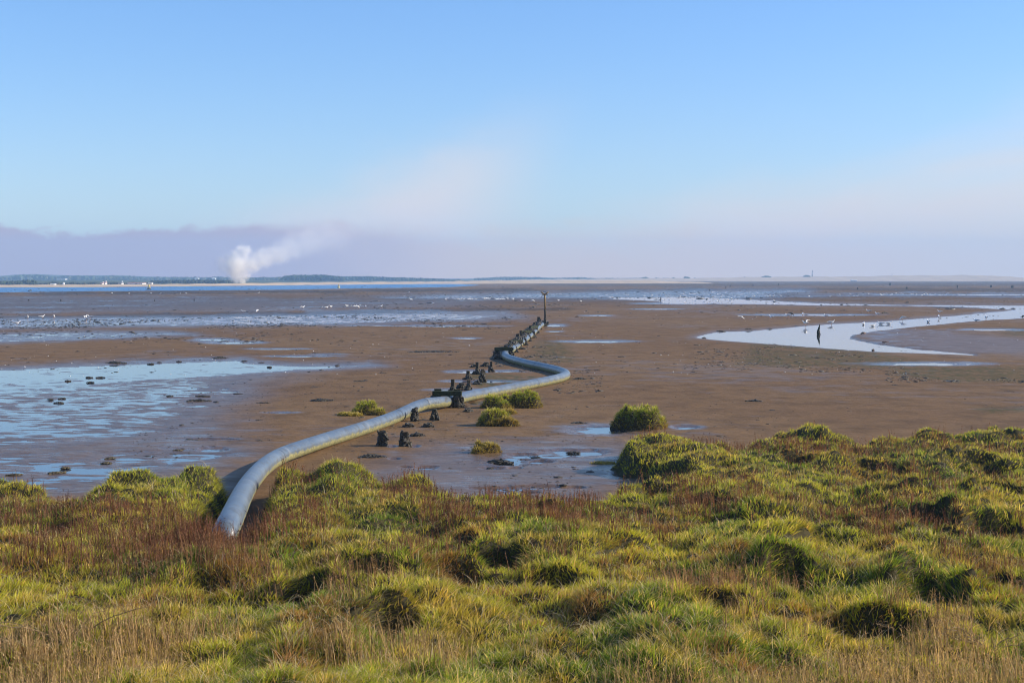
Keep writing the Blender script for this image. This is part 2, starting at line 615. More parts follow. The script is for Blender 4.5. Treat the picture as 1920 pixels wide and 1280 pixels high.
# polygons: (points, depth below the mud, feather, roughness of its bed)
POOLS = [
    # smooth pool at left
    ([(-600, 700), (0, 691), (180, 683), (330, 677), (400, 675), (452, 672), (480, 680), (560, 684), (690, 683), (716, 687), (640, 692), (560, 697), (480, 702), (420, 708), (300, 714), (200, 722), (100, 736), (0, 742), (-600, 760)], 1.16, 34, 'smooth'),
    ([(-600, 722), (0, 718), (120, 712), (260, 702), (400, 698), (500, 704), (450, 722), (460, 740), (400, 765), (370, 800), (330, 822), (150, 838), (0, 846), (-600, 856)], 0.98, 130, 'patch'),
    ([(-600, 845), (0, 846), (110, 862), (230, 846), (440, 842), (432, 858), (360, 872), (300, 884), (200, 905), (150, 925), (0, 925), (-600, 930)], 0.92, 50, 'patch'),
    ([(-600, 622), (0, 626), (180, 622), (320, 624), (350, 627), (180, 634), (60, 640), (0, 642), (-600, 646)], 0.9, 14, 'weedy'),
    ([(-600, 594), (0, 597), (300, 594), (560, 590), (700, 586), (860, 587), (940, 592), (900, 600), (700, 606), (500, 609), (250, 612), (0, 615), (-600, 617)], 0.95, 16, 'weedy'),
    ([(-600, 606), (0, 608), (300, 608), (480, 605), (640, 602), (800, 597), (640, 609), (480, 610), (200, 613), (0, 616), (-600, 618)], 0.8, 12, 'weedy'),
    ([(720, 557), (830, 554), (960, 551), (1150, 548), (1300, 545), (1500, 544), (1510, 547), (1440, 551), (1450, 556), (1380, 561), (1240, 561), (1120, 558), (940, 559), (780, 560)], 0.85, 9, 'weedy'),
    # the channel that loops round the point on the right
    ([(1130, 556), (1200, 557), (1290, 556), (1370, 559), (1440, 563), (1540, 568), (1660, 571), (1800, 572), (1920, 573), (2700, 573), (2700, 604), (1920, 597), (1860, 600), (1780, 607), (1700, 615), (1640, 622), (1600, 629), (1598, 635), (1640, 644), (1720, 655), (1830, 664), (1830, 667), (1720, 663), (1640, 660), (1500, 650), (1400, 643), (1330, 637), (1302, 633), (1310, 629), (1345, 622), (1420, 619), (1500, 612), (1560, 607), (1660, 602), (1760, 594), (1840, 587), (1900, 581), (1860, 579), (1800, 576), (1640, 573), (1540, 573), (1440, 571), (1330, 570), (1240, 569), (1230, 565), (1150, 561)], 1.6, 12, 'smooth'),
]
# small pools: (cx, cy, half width, half height) in picture pixels
PUD = [(1742, 683, 96, 3.2), (1522, 591, 94, 1.6), (1130, 808, 66, 9), (1285, 803, 26, 4), (955, 866, 52, 11), (985, 857, 44, 5), (1010, 868, 30, 4),
       (1075, 851, 72, 7), (1040, 858, 48, 4), (925, 880, 26, 3), (965, 880, 16, 2.5), (800, 879, 22, 3), (760, 878, 12, 2), (960, 918, 75, 4), (1010, 915, 46, 3),
       (965, 926, 45, 4), (1070, 917, 24, 3), (1178, 892, 36, 5), (880, 698, 40, 2.5), (945, 697, 30, 2), (900, 716, 60, 2.2), (850, 732, 40, 2.4), (888, 757, 14, 3),
       (525, 775, 28, 1.8), (735, 839, 9, 2), (775, 839, 12, 2), (560, 669, 56, 1.6), (440, 643, 48, 2.5), (400, 638, 36, 3), (520, 655, 50, 1.4), (830, 612, 90, 1.4),
       (870, 635, 22, 1.4), (1120, 592, 26, 1.2), (1035, 611, 22, 2.2), (1040, 622, 14, 1), (1120, 641, 62, 2.2), (880, 635, 20, 1), (1230, 580, 40, 1.0),
       (1275, 569, 70, 1.5), (400, 844, 30, 4), (395, 826, 52, 2), (390, 859, 22, 3), (330, 862, 52, 5), (250, 876, 60, 6), (215, 868, 40, 3), (120, 882, 120, 7),
       (430, 735, 20, 2), (420, 730, 10, 1.6), (1920, 553, 260, 1.2), (1860, 619, 60, 2), (740, 862, 10, 2), (712, 858, 9, 1.8), (690, 611, 40, 1.2), (620, 665, 26, 1.1)]


def mud_fields(px, py, X, Y):
    """height above the water level, wetness and algae"""
    d = np.maximum(Y, 5)
    n_s = fbm(X * 0.55, Y * 0.9, 4, 3)                    # metre scale
    n_f = fbm(X * 1.3 + 0.5 * Y + 5, Y * 2.8, 3, 11)                # ripples
    n_l = fbm(X * 0.06, Y * 0.05, 3, 21)
    S_all = np.zeros(px.shape)
    rough = np.zeros(px.shape)
    wob = 14 * fbm(px * 0.012, py * 0.10, 4, 31)
    wob2 = 5 * fbm(px * 0.05, py * 0.35, 3, 33)
    wetz = np.zeros(px.shape)
    for poly, depth, feather, kind in POOLS:
        sd_ = px_sd(px, py, poly) + (0.25 if kind == 'smooth' else 1.0) * wob + wob2 * 0.6
        s = sstep(sd_, -feather * 0.6, feather) * depth
        if kind == 'smooth' and poly[0][0] < 0:
            rough = np.maximum(rough, 0.45 * sstep(sd_, -60, 40))
        if kind == 'patch':
            rough = np.maximum(rough, sstep(sd_, -60, 40))
        elif kind == 'weedy':
            rough = np.maximum(rough, 0.75 * sstep(sd_, -20, 10))
        S_all = np.maximum(S_all, s)
        wetz = np.maximum(wetz, sstep(sd_, -120 if kind == 'patch' else (-30 if poly[0][0] > 1000 else -60), 25) * (0.8 if kind == 'patch' else 1.0))
    for cx, cy, rx, ry in PUD:
        m = (np.abs(px - cx) < rx * 2.2) & (np.abs(py - cy) < ry * 3 + 3)
        if not m.any():
            continue
        q = np.hypot((px[m] - cx) / rx, (py[m] - cy) / ry)
        q = q + 0.35 * fbm(px[m] * 0.03, py[m] * 0.25, 3, 41)
        e = 1 - sstep(q, 0.55, 1.25)
        S_all[m] = np.maximum(S_all[m], e * 1.05)
        wetz[m] = np.maximum(wetz[m], 1 - sstep(q, 0.9, 1.9))
    base = 0.040 + 0.022 * n_l
    h = base * (1 - S_all)
    amp = 0.005 + 0.020 * rough
    h = h + amp * (n_s * 0.55 + n_f * 0.8)
    h = np.where(S_all > 1.2, h - 0.03 * (S_all - 1.2), h)
    # gentle ground: banks of sand beyond the channel
    h = h + 0.10 * sstep(Y, 60, 130) * sstep(fbm(X * 0.02, Y * 0.012, 3, 51), 0.05, 0.5) * (1 - np.clip(wetz * 1.6, 0, 1))
    # wetness
    W = np.maximum(wetz, 0.0)
    zones = [([(-600, 553), (0, 556), (600, 560), (900, 562), (900, 575), (640, 582), (0, 590), (-600, 592)], 60, 0.55),
             ([(1300, 548), (1920, 549), (2700, 549), (2700, 557), (1920, 557), (1500, 556)], 20, 0.6),
             ([(560, 580), (960, 583), (980, 600), (760, 604), (560, 603)], 40, 0.8),
             ([(840, 835), (1180, 835), (1200, 900), (1100, 940), (840, 940), (690, 890)], 120, 0.7),
             ([(1600, 625), (1700, 622), (2000, 640), (1920, 668), (1800, 664), (1650, 645)], 60, 0.55),
             ([(-600, 720), (440, 710), (420, 850), (420, 920), (-600, 930)], 120, 0.68),
             ([(430, 680), (640, 690), (520, 730), (430, 740)], 60, 0.4)]
    for poly, fe, v in zones:
        W = np.maximum(W, v * sstep(px_sd(px, py, poly) + 2 * wob, -fe, fe * 0.6))
    W = np.clip(W + 0.45 * sstep(-n_s * 0.7 - n_f * 0.5 + 0.9 * n_l, 0.15, 0.8), 0, 1)
    W = np.maximum(W, sstep(-h, -0.014, -0.001))
    # algae film
    A = np.zeros(px.shape)
    for poly, fe in [([(1400, 655), (1660, 664), (1760, 690), (1500, 690), (1380, 686)], 25), ([(1660, 690), (2200, 686), (2200, 715), (1780, 718), (1690, 706)], 25),
                     ([(1820, 766), (2200, 764), (2200, 776), (1850, 776)], 20), ([(1400, 643), (1640, 658), (1640, 666), (1400, 650)], 12), ([(1880, 618), (2200, 618), (2200, 636), (1890, 632)], 20),
                     ([(880, 700), (1080, 712), (1000, 730), (900, 745)], 10), ([(1000, 640), (1060, 640), (1080, 680), (1000, 680)], 20)]:
        A = np.maximum(A, sstep(px_sd(px, py, poly) + wob, -fe, fe))
    # beds of mussels and weed, dark bands on the far flats
    B = np.zeros(px.shape)
    for poly, fe, v in [([(-600, 550), (0, 549.5), (280, 546), (560, 544), (700, 542), (1000, 541), (1000, 546), (640, 549), (300, 552), (0, 554), (-600, 556)], 12, 1.0),
                        ([(-600, 590), (0, 592), (300, 588), (640, 583), (960, 577), (1100, 580), (900, 586), (640, 592), (0, 598), (-600, 600)], 12, 0.8),
                        ([(-600, 556), (2200, 548), (2200, 562), (1500, 566), (900, 572), (0, 586), (-600, 590)], 60, 0.55),
                        ([(940, 543), (1500, 540), (2200, 540), (2200, 549), (1500, 545), (1200, 547), (960, 549)], 10, 0.8),
                        ([(1000, 530), (2200, 529), (2200, 536), (1000, 537)], 10, 0.6), ([(1700, 575.5), (2200, 575), (2200, 578), (1800, 578)], 4, 0.9)]:
        B = np.maximum(B, v * sstep(px_sd(px, py, poly) + 1.5 * wob, -fe, fe))
    return h, W, A, B


def build_mud():
    rows = np.concatenate([[2600.0, 1500, 1250, 1100, 1020], np.arange(980, 600, -0.62), np.arange(600, 530, -0.40), np.arange(530, 523.2, -0.25)])
    cols = np.concatenate([[-9000.0, -4000, -1800, -900], np.arange(-420, 2340, 2.1), [2800, 3600, 5600, 11000]])
    PX, PY = np.meshgrid(cols, rows)
    X, Y = at(PX, PY, 0.0)
    h, W, A, B = mud_fields(PX, PY, X, Y)
    # the bed of the estuary
    est = px_sd(PX, PY, EST, 20.0)
    h = h - 0.8 * sstep(est, 0, 12)
    # scoured hollow beside the pipe where it meets the bank
    nr, nc = PX.shape
    # extra rows behind the viewer and out to the horizon
    far = np.full(nc, 9000.0)
    near = np.full(nc, -40.0)
    sl = (cols - 960) / FPX
    X = np.vstack([sl * 90, X, sl * 9000 / CT])
    Y = np.vstack([near, Y, far])
    h = np.vstack([h[:1], h, h[-1:]])
    W = np.vstack([W[:1], W, W[-1:]])
    A = np.vstack([A[:1], A, A[-1:]])
    B = np.vstack([B[:1], B, B[-1:]])
    nr += 2
    V = np.stack([X, Y, h], -1).reshape(-1, 3)
    idx = np.arange(nr * nc).reshape(nr, nc)
    F = np.stack([idx[:-1, :-1], idx[:-1, 1:], idx[1:, 1:], idx[1:, :-1]], -1).reshape(-1, 4)
    o = new_mesh("mud_flat", V, [F], M['mud'], {'wet': W.ravel(), 'algae': A.ravel(), 'bed': B.ravel()})
    tag(o, kind='structure')
    w = new_mesh("pool_water", [(-4000, -40, 0), (4000, -40, 0), (9000, 9000, 0), (-9000, 9000, 0)], [(0, 1, 2, 3)], M['pool'], smooth=False)
    tag(w, kind='structure')


# the blue estuary at left: polygon in picture pixels
EST = [(-2500, 555), (-600, 551), (0, 548.8), (60, 548.2), (200, 546.2), (280, 545.2), (420, 544.2), (540, 543.0), (640, 541.2), (760, 539.6), (850, 538.0), (905, 534.6), (860, 532.4), (800, 532.2), (640, 533.6), (420, 536.2), (200, 538.4), (0, 539.2), (-600, 541), (-2500, 545)]


def build_estuary():
    P = [at(a, b, 0.012) for a, b in EST]
    V = [(p[0], p[1], 0.012) for p in P]
    o = new_mesh("estuary_water", V, [tuple(range(len(V)))], M['estuary'], smooth=False)
    tag(o, kind='structure')


build_mud()
build_estuary()


# ------------------------------------------------------------------ salt marsh bank
BANK_PX = [(-900, 905), (0, 905), (75, 906), (128, 932), (160, 910), (215, 892), (275, 878), (335, 884), (365, 874), (408, 877), (436, 893), (434, 912), (422, 932), (410, 958), (392, 990), (388, 1018),
           (452, 1018), (505, 990), (520, 965), (484, 958), (476, 925), (497, 897), (542, 878), (592, 872), (640, 866), (690, 876), (728, 893), (790, 893), (832, 908), (880, 928), (950, 938), (1080, 938),
           (1118, 934), (1140, 916), (1170, 905), (1204, 898), (1228, 886), (1226, 864), (1204, 853), (1166, 850), (1142, 842), (1148, 828), (1168, 818), (1232, 812), (1302, 816), (1332, 826), (1395, 829), (1412, 812), (1470, 804), (1487, 790), (1558, 788), (1585, 806), (1622, 815), (1680, 808), (1722, 801), (1790, 806), (1830, 797), (1890, 803), (1920, 800), (2900, 780)]
ZP = 0.52
BANK = [at(a, b, ZP) for a, b in BANK_PX]
BANK = [(float(a), float(b)) for a, b in BANK] + [(40.0, -14.0), (-40.0, -14.0)]

# dark eroded hollows: (px, py, half width px, half height px, depth m)
HOLL = [(185, 930, 42, 12, .34), (240, 960, 26, 10, .2), (455, 1048, 45, 12, .2), (575, 1165, 48, 26, .42), (505, 1100, 30, 20, .25), (690, 1135, 60, 18, .33), (560, 1030, 40, 10, .2), (930, 1080, 62, 20, .42), (870, 1040, 30, 14, .25),
        (1035, 1130, 50, 14, .30), (860, 1120, 60, 14, .28), (1240, 916, 55, 16, .30), (1250, 868, 60, 12, .26), (1500, 862, 34, 10, .24), (1640, 872, 50, 10, .30), (1850, 872, 80, 16, .28), (1760, 858, 30, 10, .24),
        (1350, 992, 45, 10, .30), (1580, 1000, 36, 18, .30), (1740, 994, 60, 10, .3), (1860, 1010, 70, 14, .34), (1760, 1030, 55, 10, .26), (1410, 1030, 30, 12, .26), (1745, 1150, 60, 40, .40), (1620, 1235, 95, 26, .40), (1475, 1130, 40, 14, .3), (1330, 1190, 60, 16, .3),
        (1660, 935, 60, 8, .24), (1870, 950, 40, 9, .24), (1180, 960, 40, 10, .22), (80, 1210, 40, 30, .34), (290, 1130, 70, 14, .28), (740, 1225, 60, 26, .34), (1880, 1120, 40, 16, .28), (1545, 840, 30, 8, .2), (1620, 822, 26, 7, .2), (110, 1000, 50, 9, .2), (330, 1020, 20, 18, .2), (1010, 975, 30, 8, .2)]
HOLLW = []
for a, b, rw, rh, dp in HOLL:
    x0, y0 = at(a, b + rh * 0.3, 0.5)
    k = 3.5 * FPX
    dist = float(y0)
    ry = max(0.22, rh * dist * dist / k * 0.75)
    HOLLW.append((float(x0), dist, rw * dist / FPX, ry, dp))


_nx = [(414, 1020, .60), (424, 1000, .62), (428, 985, .66), (441, 957, .60), (456, 925, .48), (473, 899, .38), (496, 874, .31)]
_np = np.array([[float(q) for q in at(a, b, c)] for a, b, c in _nx])
NOTCH = np.concatenate([np.linspace(_np[i], _np[i + 1], 8) for i in range(len(_np) - 1)])


HUMPS = []
for a, b, rw, up in [(60, 915, 60, .14), (250, 898, 60, .20), (385, 893, 50, .26), (300, 925, 60, .16), (535, 893, 40, .20), (645, 888, 62, .28), (785, 905, 50, .20), (1190, 838, 40, .10), (1280, 840, 50, .12), (1440, 830, 50, .12), (1525, 812, 48, .20), (1740, 818, 50, .16), (1840, 815, 50, .18)]:
    _x, _y = at(a, b, 0.55)
    HUMPS.append((float(_x), float(_y), rw * float(_y) / FPX, 0.75, up))


def bank_h(X, Y, want_mask=False):
    X = np.asarray(X, float)
    Y = np.asarray(Y, float)
    wx = X + 0.16 * fbm(X * 1.5, Y * 1.5, 3, 61)
    wy = Y + 0.28 * fbm(X * 1.2 + 9, Y * 1.2, 3, 63)
    sd_ = poly_sd(wx, wy, BANK)
    mask = sstep(sd_, -0.12, 0.40)
    edge = 0.35 + 0.65 * sstep(sd_, 0.2, 2.2)
    base = 0.36 + 0.030 * np.clip(25 - Y, 0, 20) + 0.19 * np.clip(8.0 - Y, 0, 6.5)
    f1, f2, idc = voronoi(X * 0.62 + 0.3 * fbm(X, Y, 2, 71), Y * 0.42 + 0.3 * fbm(X, Y, 2, 73), 5)
    hum = np.clip(1 - (f1 / 0.62) ** 2, 0, 1) * (0.05 + 0.25 * ((idc % 97) / 97.0)) * edge
    g1, g2, idg = voronoi(X * 2.3, Y * 2.0, 9)
    hum2 = np.clip(1 - (g1 / 0.62) ** 2, 0, 1) * (0.05 + 0.10 * ((idg % 53) / 53.0))
    z = base + hum + hum2 + 0.07 * fbm(X * 0.5, Y * 0.5, 3, 81) + 0.02 * fbm(X * 5, Y * 5, 2, 83)
    for hx, hy, rx, ry, up in HUMPS:
        q = np.hypot((X - hx) / rx, (Y - hy) / ry)
        z = z + up * (1 - sstep(q, 0.2, 1.15))
    for hx, hy, rx, ry, dp in HOLLW:
        m = (np.abs(X - hx) < rx * 2) & (np.abs(Y - hy) < ry * 3.2)
        if not m.any():
            continue
        u = (X[m] - hx) / rx
        v = (Y[m] - hy) / ry
        q = np.sqrt(u * u + np.where(v > 0, v * v, v * v * 0.30)) + 0.35 * fbm(X[m] * 2.2, Y[m] * 2.2, 3, 91)
        z[m] -= 0.85 * dp * (1 - sstep(q, 0.60, 1.05))
        z[m] += 0.30 * dp * sstep(q, 0.9, 1.15) * (1 - sstep(q, 1.15, 2.0)) * (v > 0)
    if NOTCH is not None:
        m = (np.abs(X - NOTCH[:, 0].mean()) < 3) & (np.abs(Y - NOTCH[:, 1].mean()) < 7)
        if m.any():
            d = np.min(np.hypot(X[m][:, None] - NOTCH[None, :, 0] - 0.05, Y[m][:, None] - NOTCH[None, :, 1]), 1)
            d = d + 0.10 * fbm(X[m] * 2.5, Y[m] * 2.5, 2, 93)
            k = (1 - sstep(d, 0.26, 0.55))
            z[m] = z[m] * (1 - k) + np.minimum(z[m], 0.22) * k
    z = -0.12 + (z + 0.12) * mask
    if want_mask:
        return z, mask, sd_
    return z


def grass_tint(X, Y, r, r2):
    """reflectance of single blades from broad patches of green, olive, straw and red"""
    n1 = fbm(X * 0.45, Y * 0.32, 3, 101)
    n2 = fbm(X * 1.1, Y * 0.8, 3, 103)
    n3 = fbm(X * 0.9 + 40, Y * 0.6, 3, 105)
    green = np.array((0.135, 0.200, 0.026))
    lime = np.array((0.34, 0.34, 0.045))
    olive = np.array((0.29, 0.225, 0.055))
    straw = np.array((0.55, 0.40, 0.18))
    red = np.array((0.23, 0.10, 0.050))
    c = green + (lime - green) * sstep(n1 + 0.5 * (r - 0.5), -0.3, 0.5)[:, None]
    near = sstep(Y, 16, 10)
    c = c + (olive - c) * np.clip(sstep(n2 + 0.6 * (r - 0.5), 0.0, 0.55) * 0.75, 0, 1)[:, None]
    c = c + (straw - c) * np.clip((r2 > 0.84 - 0.06 * near) * 0.85, 0, 1)[:, None]
    c = c + (red - c) * (sstep(n3 + 0.7 * (r2 - 0.5), 0.22, 0.55) * 0.75)[:, None]
    return c * np.array((1.38, 1.29, 1.0)) * (0.36 + 1.4 * r[:, None] ** 1.3)


def blades(name, X, Y, Z, H, Wd, leanx, leany, C, parent=None, droop=0.5, seg=2):
    """grass blades: each a tapering bent strip"""
    n = len(X)
    az = rng.uniform(0, 2 * PI, n)
    dx, dy = np.cos(az), np.sin(az)                        # across the blade
    L = np.hypot(leanx, leany)
    rows = []
    ts = np.linspace(0, 1, seg + 1)
    base = np.stack([X, Y, Z], 1)
    for t in ts[:-1]:
        cx = X + leanx * H * (t ** 1.5)
        cy = Y + leany * H * (t ** 1.5)
        cz = Z + H * t * (1 - droop * L * t * 0.55)
        w = Wd * (1 - 0.55 * t)
        rows.append(np.stack([cx - dx * w, cy - dy * w, cz], 1))
        rows.append(np.stack([cx + dx * w, cy + dy * w, cz], 1))
    tip = np.stack([X + leanx * H, Y + leany * H, Z + H * (1 - droop * L * 0.55)], 1)
    rows.append(tip)
    k = len(rows)
    V = np.stack(rows, 1).reshape(-1, 3)
    b = np.arange(n) * k
    quads = []
    for s_ in range(seg - 1):
        o = 2 * s_
        quads.append(np.stack([b + o, b + o + 1, b + o + 3, b + o + 2], 1))
    tri = np.stack([b + k - 3, b + k - 2, b + k - 1], 1)
    Cc = np.repeat(C[:, None, :], k, 1)
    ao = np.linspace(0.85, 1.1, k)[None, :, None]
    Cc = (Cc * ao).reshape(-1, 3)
    F = ([np.concatenate(quads)] if quads else []) + [tri]
    return new_mesh(name, V, F, M['blade'], {'tint': Cc}, False, parent)


def build_bank():
    xs = np.concatenate([np.arange(-34, -15, 0.35), np.arange(-15, 17, 0.075), np.arange(17, 38, 0.35)])
    ys = np.concatenate([np.arange(-13.5, 6, 0.5), np.arange(6, 15, 0.06), np.arange(15, 36.5, 0.09)])
    X, Y = np.meshgrid(xs, ys)
    z = bank_h(X.ravel(), Y.ravel())
    nr, nc = X.shape
    V = np.stack([X.ravel(), Y.ravel(), z], 1)
    idx = np.arange(nr * nc).reshape(nr, nc)
    F = np.stack([idx[:-1, :-1], idx[:-1, 1:], idx[1:, 1:], idx[1:, :-1]], -1).reshape(-1, 4)
    zz = z[F].max(1)
    F = F[zz > -0.10]
    n = fbm(V[:, 0] * 1.3, V[:, 1] * 1.3, 3, 111)[:, None]
    c = np.array((0.050, 0.042, 0.016)) + np.array((0.02, 0.012, 0.006)) * n
    o = new_mesh("marsh_bank", V, [F], M['turf'], {'tint': c})
    tag(o, kind='structure')


def frame_points(n, y0, y1, power, pad=1.18):
    """random points on the bank, denser towards the viewer"""
    u = rng.uniform(0, 1, n)
    Y = y0 * (y1 / y0) ** (u ** power)
    hw = (0.36 * Y) * pad + 0.5
    X = rng.uniform(-1, 1, n) * hw
    return X, Y


def build_grass():
    N = 700000
    X, Y = frame_points(N, 8.0, 36.0, 0.92)
    # more roots on steep faces, so that little cliffs are clothed as well
    X2, Y2 = frame_points(N, 8.0, 36.0, 0.92)
    e = 0.10
    sl = np.hypot(bank_h(X2 + e, Y2) - bank_h(X2 - e, Y2), bank_h(X2, Y2 + e) - bank_h(X2, Y2 - e)) / (2 * e)
    k2 = rng.uniform(0, 1, N) < np.clip((sl - 0.45) * 0.9, 0, 0.85)
    # the marsh goes on to either side and behind, a little sparser
    X3, Y3 = frame_points(300000, 4.0, 36.0, 0.75, 2.6)
    X3 = X3 * (1 + 2.2 / np.maximum(Y3, 4))
    k3 = np.abs(X3) > 0.36 * Y3 * 1.15 + 0.5
    k3 |= Y3 < 8
    X, Y = np.concatenate([X, X2[k2], X3[k3]]), np.concatenate([Y, Y2[k2], Y3[k3]])
    wide = np.concatenate([np.ones(len(X) - k3.sum()), np.full(k3.sum(), 1.7)])
    N = len(X)
    z, mask, sd_ = bank_h(X, Y, True)
    # thinner in the eroded hollows
    e = 0.12
    gx = (bank_h(X + e, Y) - bank_h(X - e, Y)) / (2 * e)
    gy = (bank_h(X, Y + e) - bank_h(X, Y - e)) / (2 * e)
    keep = (mask > 0.35) & (z > 0.10)
    wide0 = wide
    base = 0.36 + 0.030 * np.clip(25 - Y, 0, 20)
    low = base - z
    keep &= ~((low > 0.10) & (rng.uniform(0, 1, N) < 0.3))
    X, Y, z, gx, gy, sd_ = X[keep], Y[keep], z[keep], gx[keep], gy[keep], sd_[keep]
    n = len(X)
    wide = wide0[keep]
    r, r2 = rng.uniform(0, 1, n), rng.uniform(0, 1, n)
    patch = fbm(X * 0.8, Y * 0.6, 3, 121)
    # every blade belongs to a little tuft and splays away from its middle
    g1, g2, idg, ox, oy = voronoi(X * 2.3, Y * 2.0, 9, True)
    k1, k2, idk, kx, ky = voronoi(X * 6.5 + 3, Y * 5.5, 15, True)
    tr = (idk % 61) / 61.0
    H = (0.045 + 0.070 * r * (1 + 0.8 * patch) + 0.025 * tr) * (1.12 - 0.4 * np.clip(k1, 0, 1)) * (1 - 0.2 * sstep(Y, 14, 30))
    H = np.clip(H, 0.04, 0.28) * wide ** 0.5
    Wd = (0.0021 + 0.00019 * Y) * (0.7 + 0.6 * rng.uniform(0, 1, n)) * wide
    comb = rng.uniform(0, 2 * PI, n)
    wind = 3.0 * fbm(X * 0.9, Y * 0.9, 2, 131)
    lx = 0.50 * np.cos(comb) - 0.50 * gx + 0.32 * np.cos(wind) + 0.55 * kx + 0.3 * ox
    ly = 0.50 * np.sin(comb) - 0.50 * gy + 0.32 * np.sin(wind) + 0.55 * ky + 0.3 * oy
    nl = np.maximum(np.hypot(lx, ly) / 1.7, 1)
    lx, ly = lx / nl, ly / nl
    C = grass_tint(X, Y, np.clip(0.6 * r + 0.4 * tr, 0, 1), r2)
    yl = sstep(sd_, 1.6, 0.1)[:, None] * 0.7
    C = C + (np.array((0.46, 0.42, 0.05)) * (0.5 + 1.0 * r[:, None]) - C) * yl
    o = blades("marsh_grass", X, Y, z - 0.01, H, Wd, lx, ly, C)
    tag(o, kind='stuff', label="rough green and yellow marsh grass covering the hummocky bank", cat="grass")
    print('grass blades', n)

    # upright dead flower stems, straw coloured near the viewer, rust red further off
    N = 120000
    X, Y = frame_points(N, 8.0, 34.0, 0.95)
    z, mask, sd_ = bank_h(X, Y, True)
    dens = fbm(X * 0.42 + 17, Y * 0.33, 3, 141)
    dens2 = fbm(X * 2.0, Y * 1.6, 2, 143)
    near = sstep(Y, 17, 9)
    qx, qy = proj(X, Y, z)
    redz = np.zeros(N)
    for (cx, cy, rx, ry, a) in [(340, 1040, 95, 60, .7), (560, 950, 80, 38, .6), (440, 1045, 70, 34, .9), (820, 960, 60, 40, .5), (620, 915, 140, 18, .2), (200, 1010, 180, 40, .2), (1000, 950, 130, 22, .6), (1070, 960, 50, 30, .6), (1300, 930, 130, 40, .3), (60, 1010, 80, 60, .3), (1640, 1020, 90, 40, .35), (1250, 1120, 130, 50, .2)]:
        redz += a * np.exp(-((qx - cx) / rx) ** 2 - ((qy - cy) / ry) ** 2)
    keep = (mask > 0.6) & (z > 0.2) & (rng.uniform(0, 1, N) < (1 - 0.45 * near) * sstep(dens + 0.4 * dens2 + 0.05 * near + redz, 0.03, 0.6))
    X, Y, z = X[keep], Y[keep], z[keep]
    n = len(X)
    r, r2 = rng.uniform(0, 1, n), rng.uniform(0, 1, n)
    # a thicket of tall rust-red stems where the pipe dives into the bank
    q = 900
    ex, ey = at(420, 1048, 0.55)
    X4, Y4 = float(ex) + rng.normal(0, 0.45, q), float(ey) + rng.normal(0, 0.35, q)
    z4 = bank_h(X4, Y4)
    X, Y, z = np.concatenate([X, X4]), np.concatenate([Y, Y4]), np.concatenate([z, z4])
    n = len(X)
    r, r2 = rng.uniform(0, 1, n), rng.uniform(0, 1, n)
    H = 0.13 + 0.19 * r * (0.75 + 0.4 * sstep(Y, 20, 9))
    H[-q:] = rng.uniform(0.2, 0.42, q)
    cst = np.array((0.52, 0.35, 0.17))
    cred = np.array((0.20, 0.075, 0.042))
    f = np.clip(sstep(Y, 10, 17) * 0.9 + 0.3 * (r2 - 0.5), 0, 1)[:, None]
    C = (cst * (1 - f) + cred * f) * (0.35 + 1.15 * rng.uniform(0, 1, (n, 1)) ** 1.4)
    lx = rng.normal(0, 0.16, n) - 0.05
    ly = rng.normal(0, 0.16, n)
    o = blades("dead_stems", X, Y, z, H, 0.0024 + 0.00014 * Y, lx, ly, C, droop=0.1)
    tag(o, kind='stuff', label="upright straw and rust coloured dead stems among the grass", cat="dead stems")
    print('stems', n)
    # seed heads: little tufts along the top third of every stem
    k = 5
    hx = np.repeat(X, k)
    hy = np.repeat(Y, k)
    t = rng.uniform(0.55, 1.0, n * k)
    hh = np.repeat(H, k)
    px_ = hx + np.repeat(lx, k) * hh * t ** 1.5
    py_ = hy + np.repeat(ly, k) * hh * t ** 1.5
    pz_ = np.repeat(z, k) + hh * t * 0.98
    Cs = np.repeat(C, k, 0) * rng.uniform(0.7, 1.35, (n * k, 1))
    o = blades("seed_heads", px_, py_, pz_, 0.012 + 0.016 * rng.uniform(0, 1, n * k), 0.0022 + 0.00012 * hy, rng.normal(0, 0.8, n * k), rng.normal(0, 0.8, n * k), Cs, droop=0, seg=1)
    tag(o, kind='stuff', label="small brown seed heads on the dead stems", cat="seed heads")

    # long bent straws
    N = 30000
    X, Y = frame_points(N, 8.0, 30.0, 1.15)
    z, mask, sd_ = bank_h(X, Y, True)
    keep = (mask > 0.8) & (z > 0.2)
    X, Y, z = X[keep], Y[keep], z[keep]
    n = len(X)
    r = rng.uniform(0, 1, n)
    a = rng.uniform(0, 2 * PI, n)
    ln = rng.uniform(0.6, 1.6, n)
    C = np.array((0.62, 0.50, 0.30))[None] * (0.4 + 0.8 * r[:, None])
    o = blades("bent_straws", X, Y, z + 0.03, 0.09 + 0.13 * r, 0.0014 + 0.00008 * Y, ln * np.cos(a), ln * np.sin(a), C, droop=0.9, seg=5)
    tag(o, kind='stuff', label="long pale bent straws lying over the grass", cat="straw")


build_bank()
build_grass()


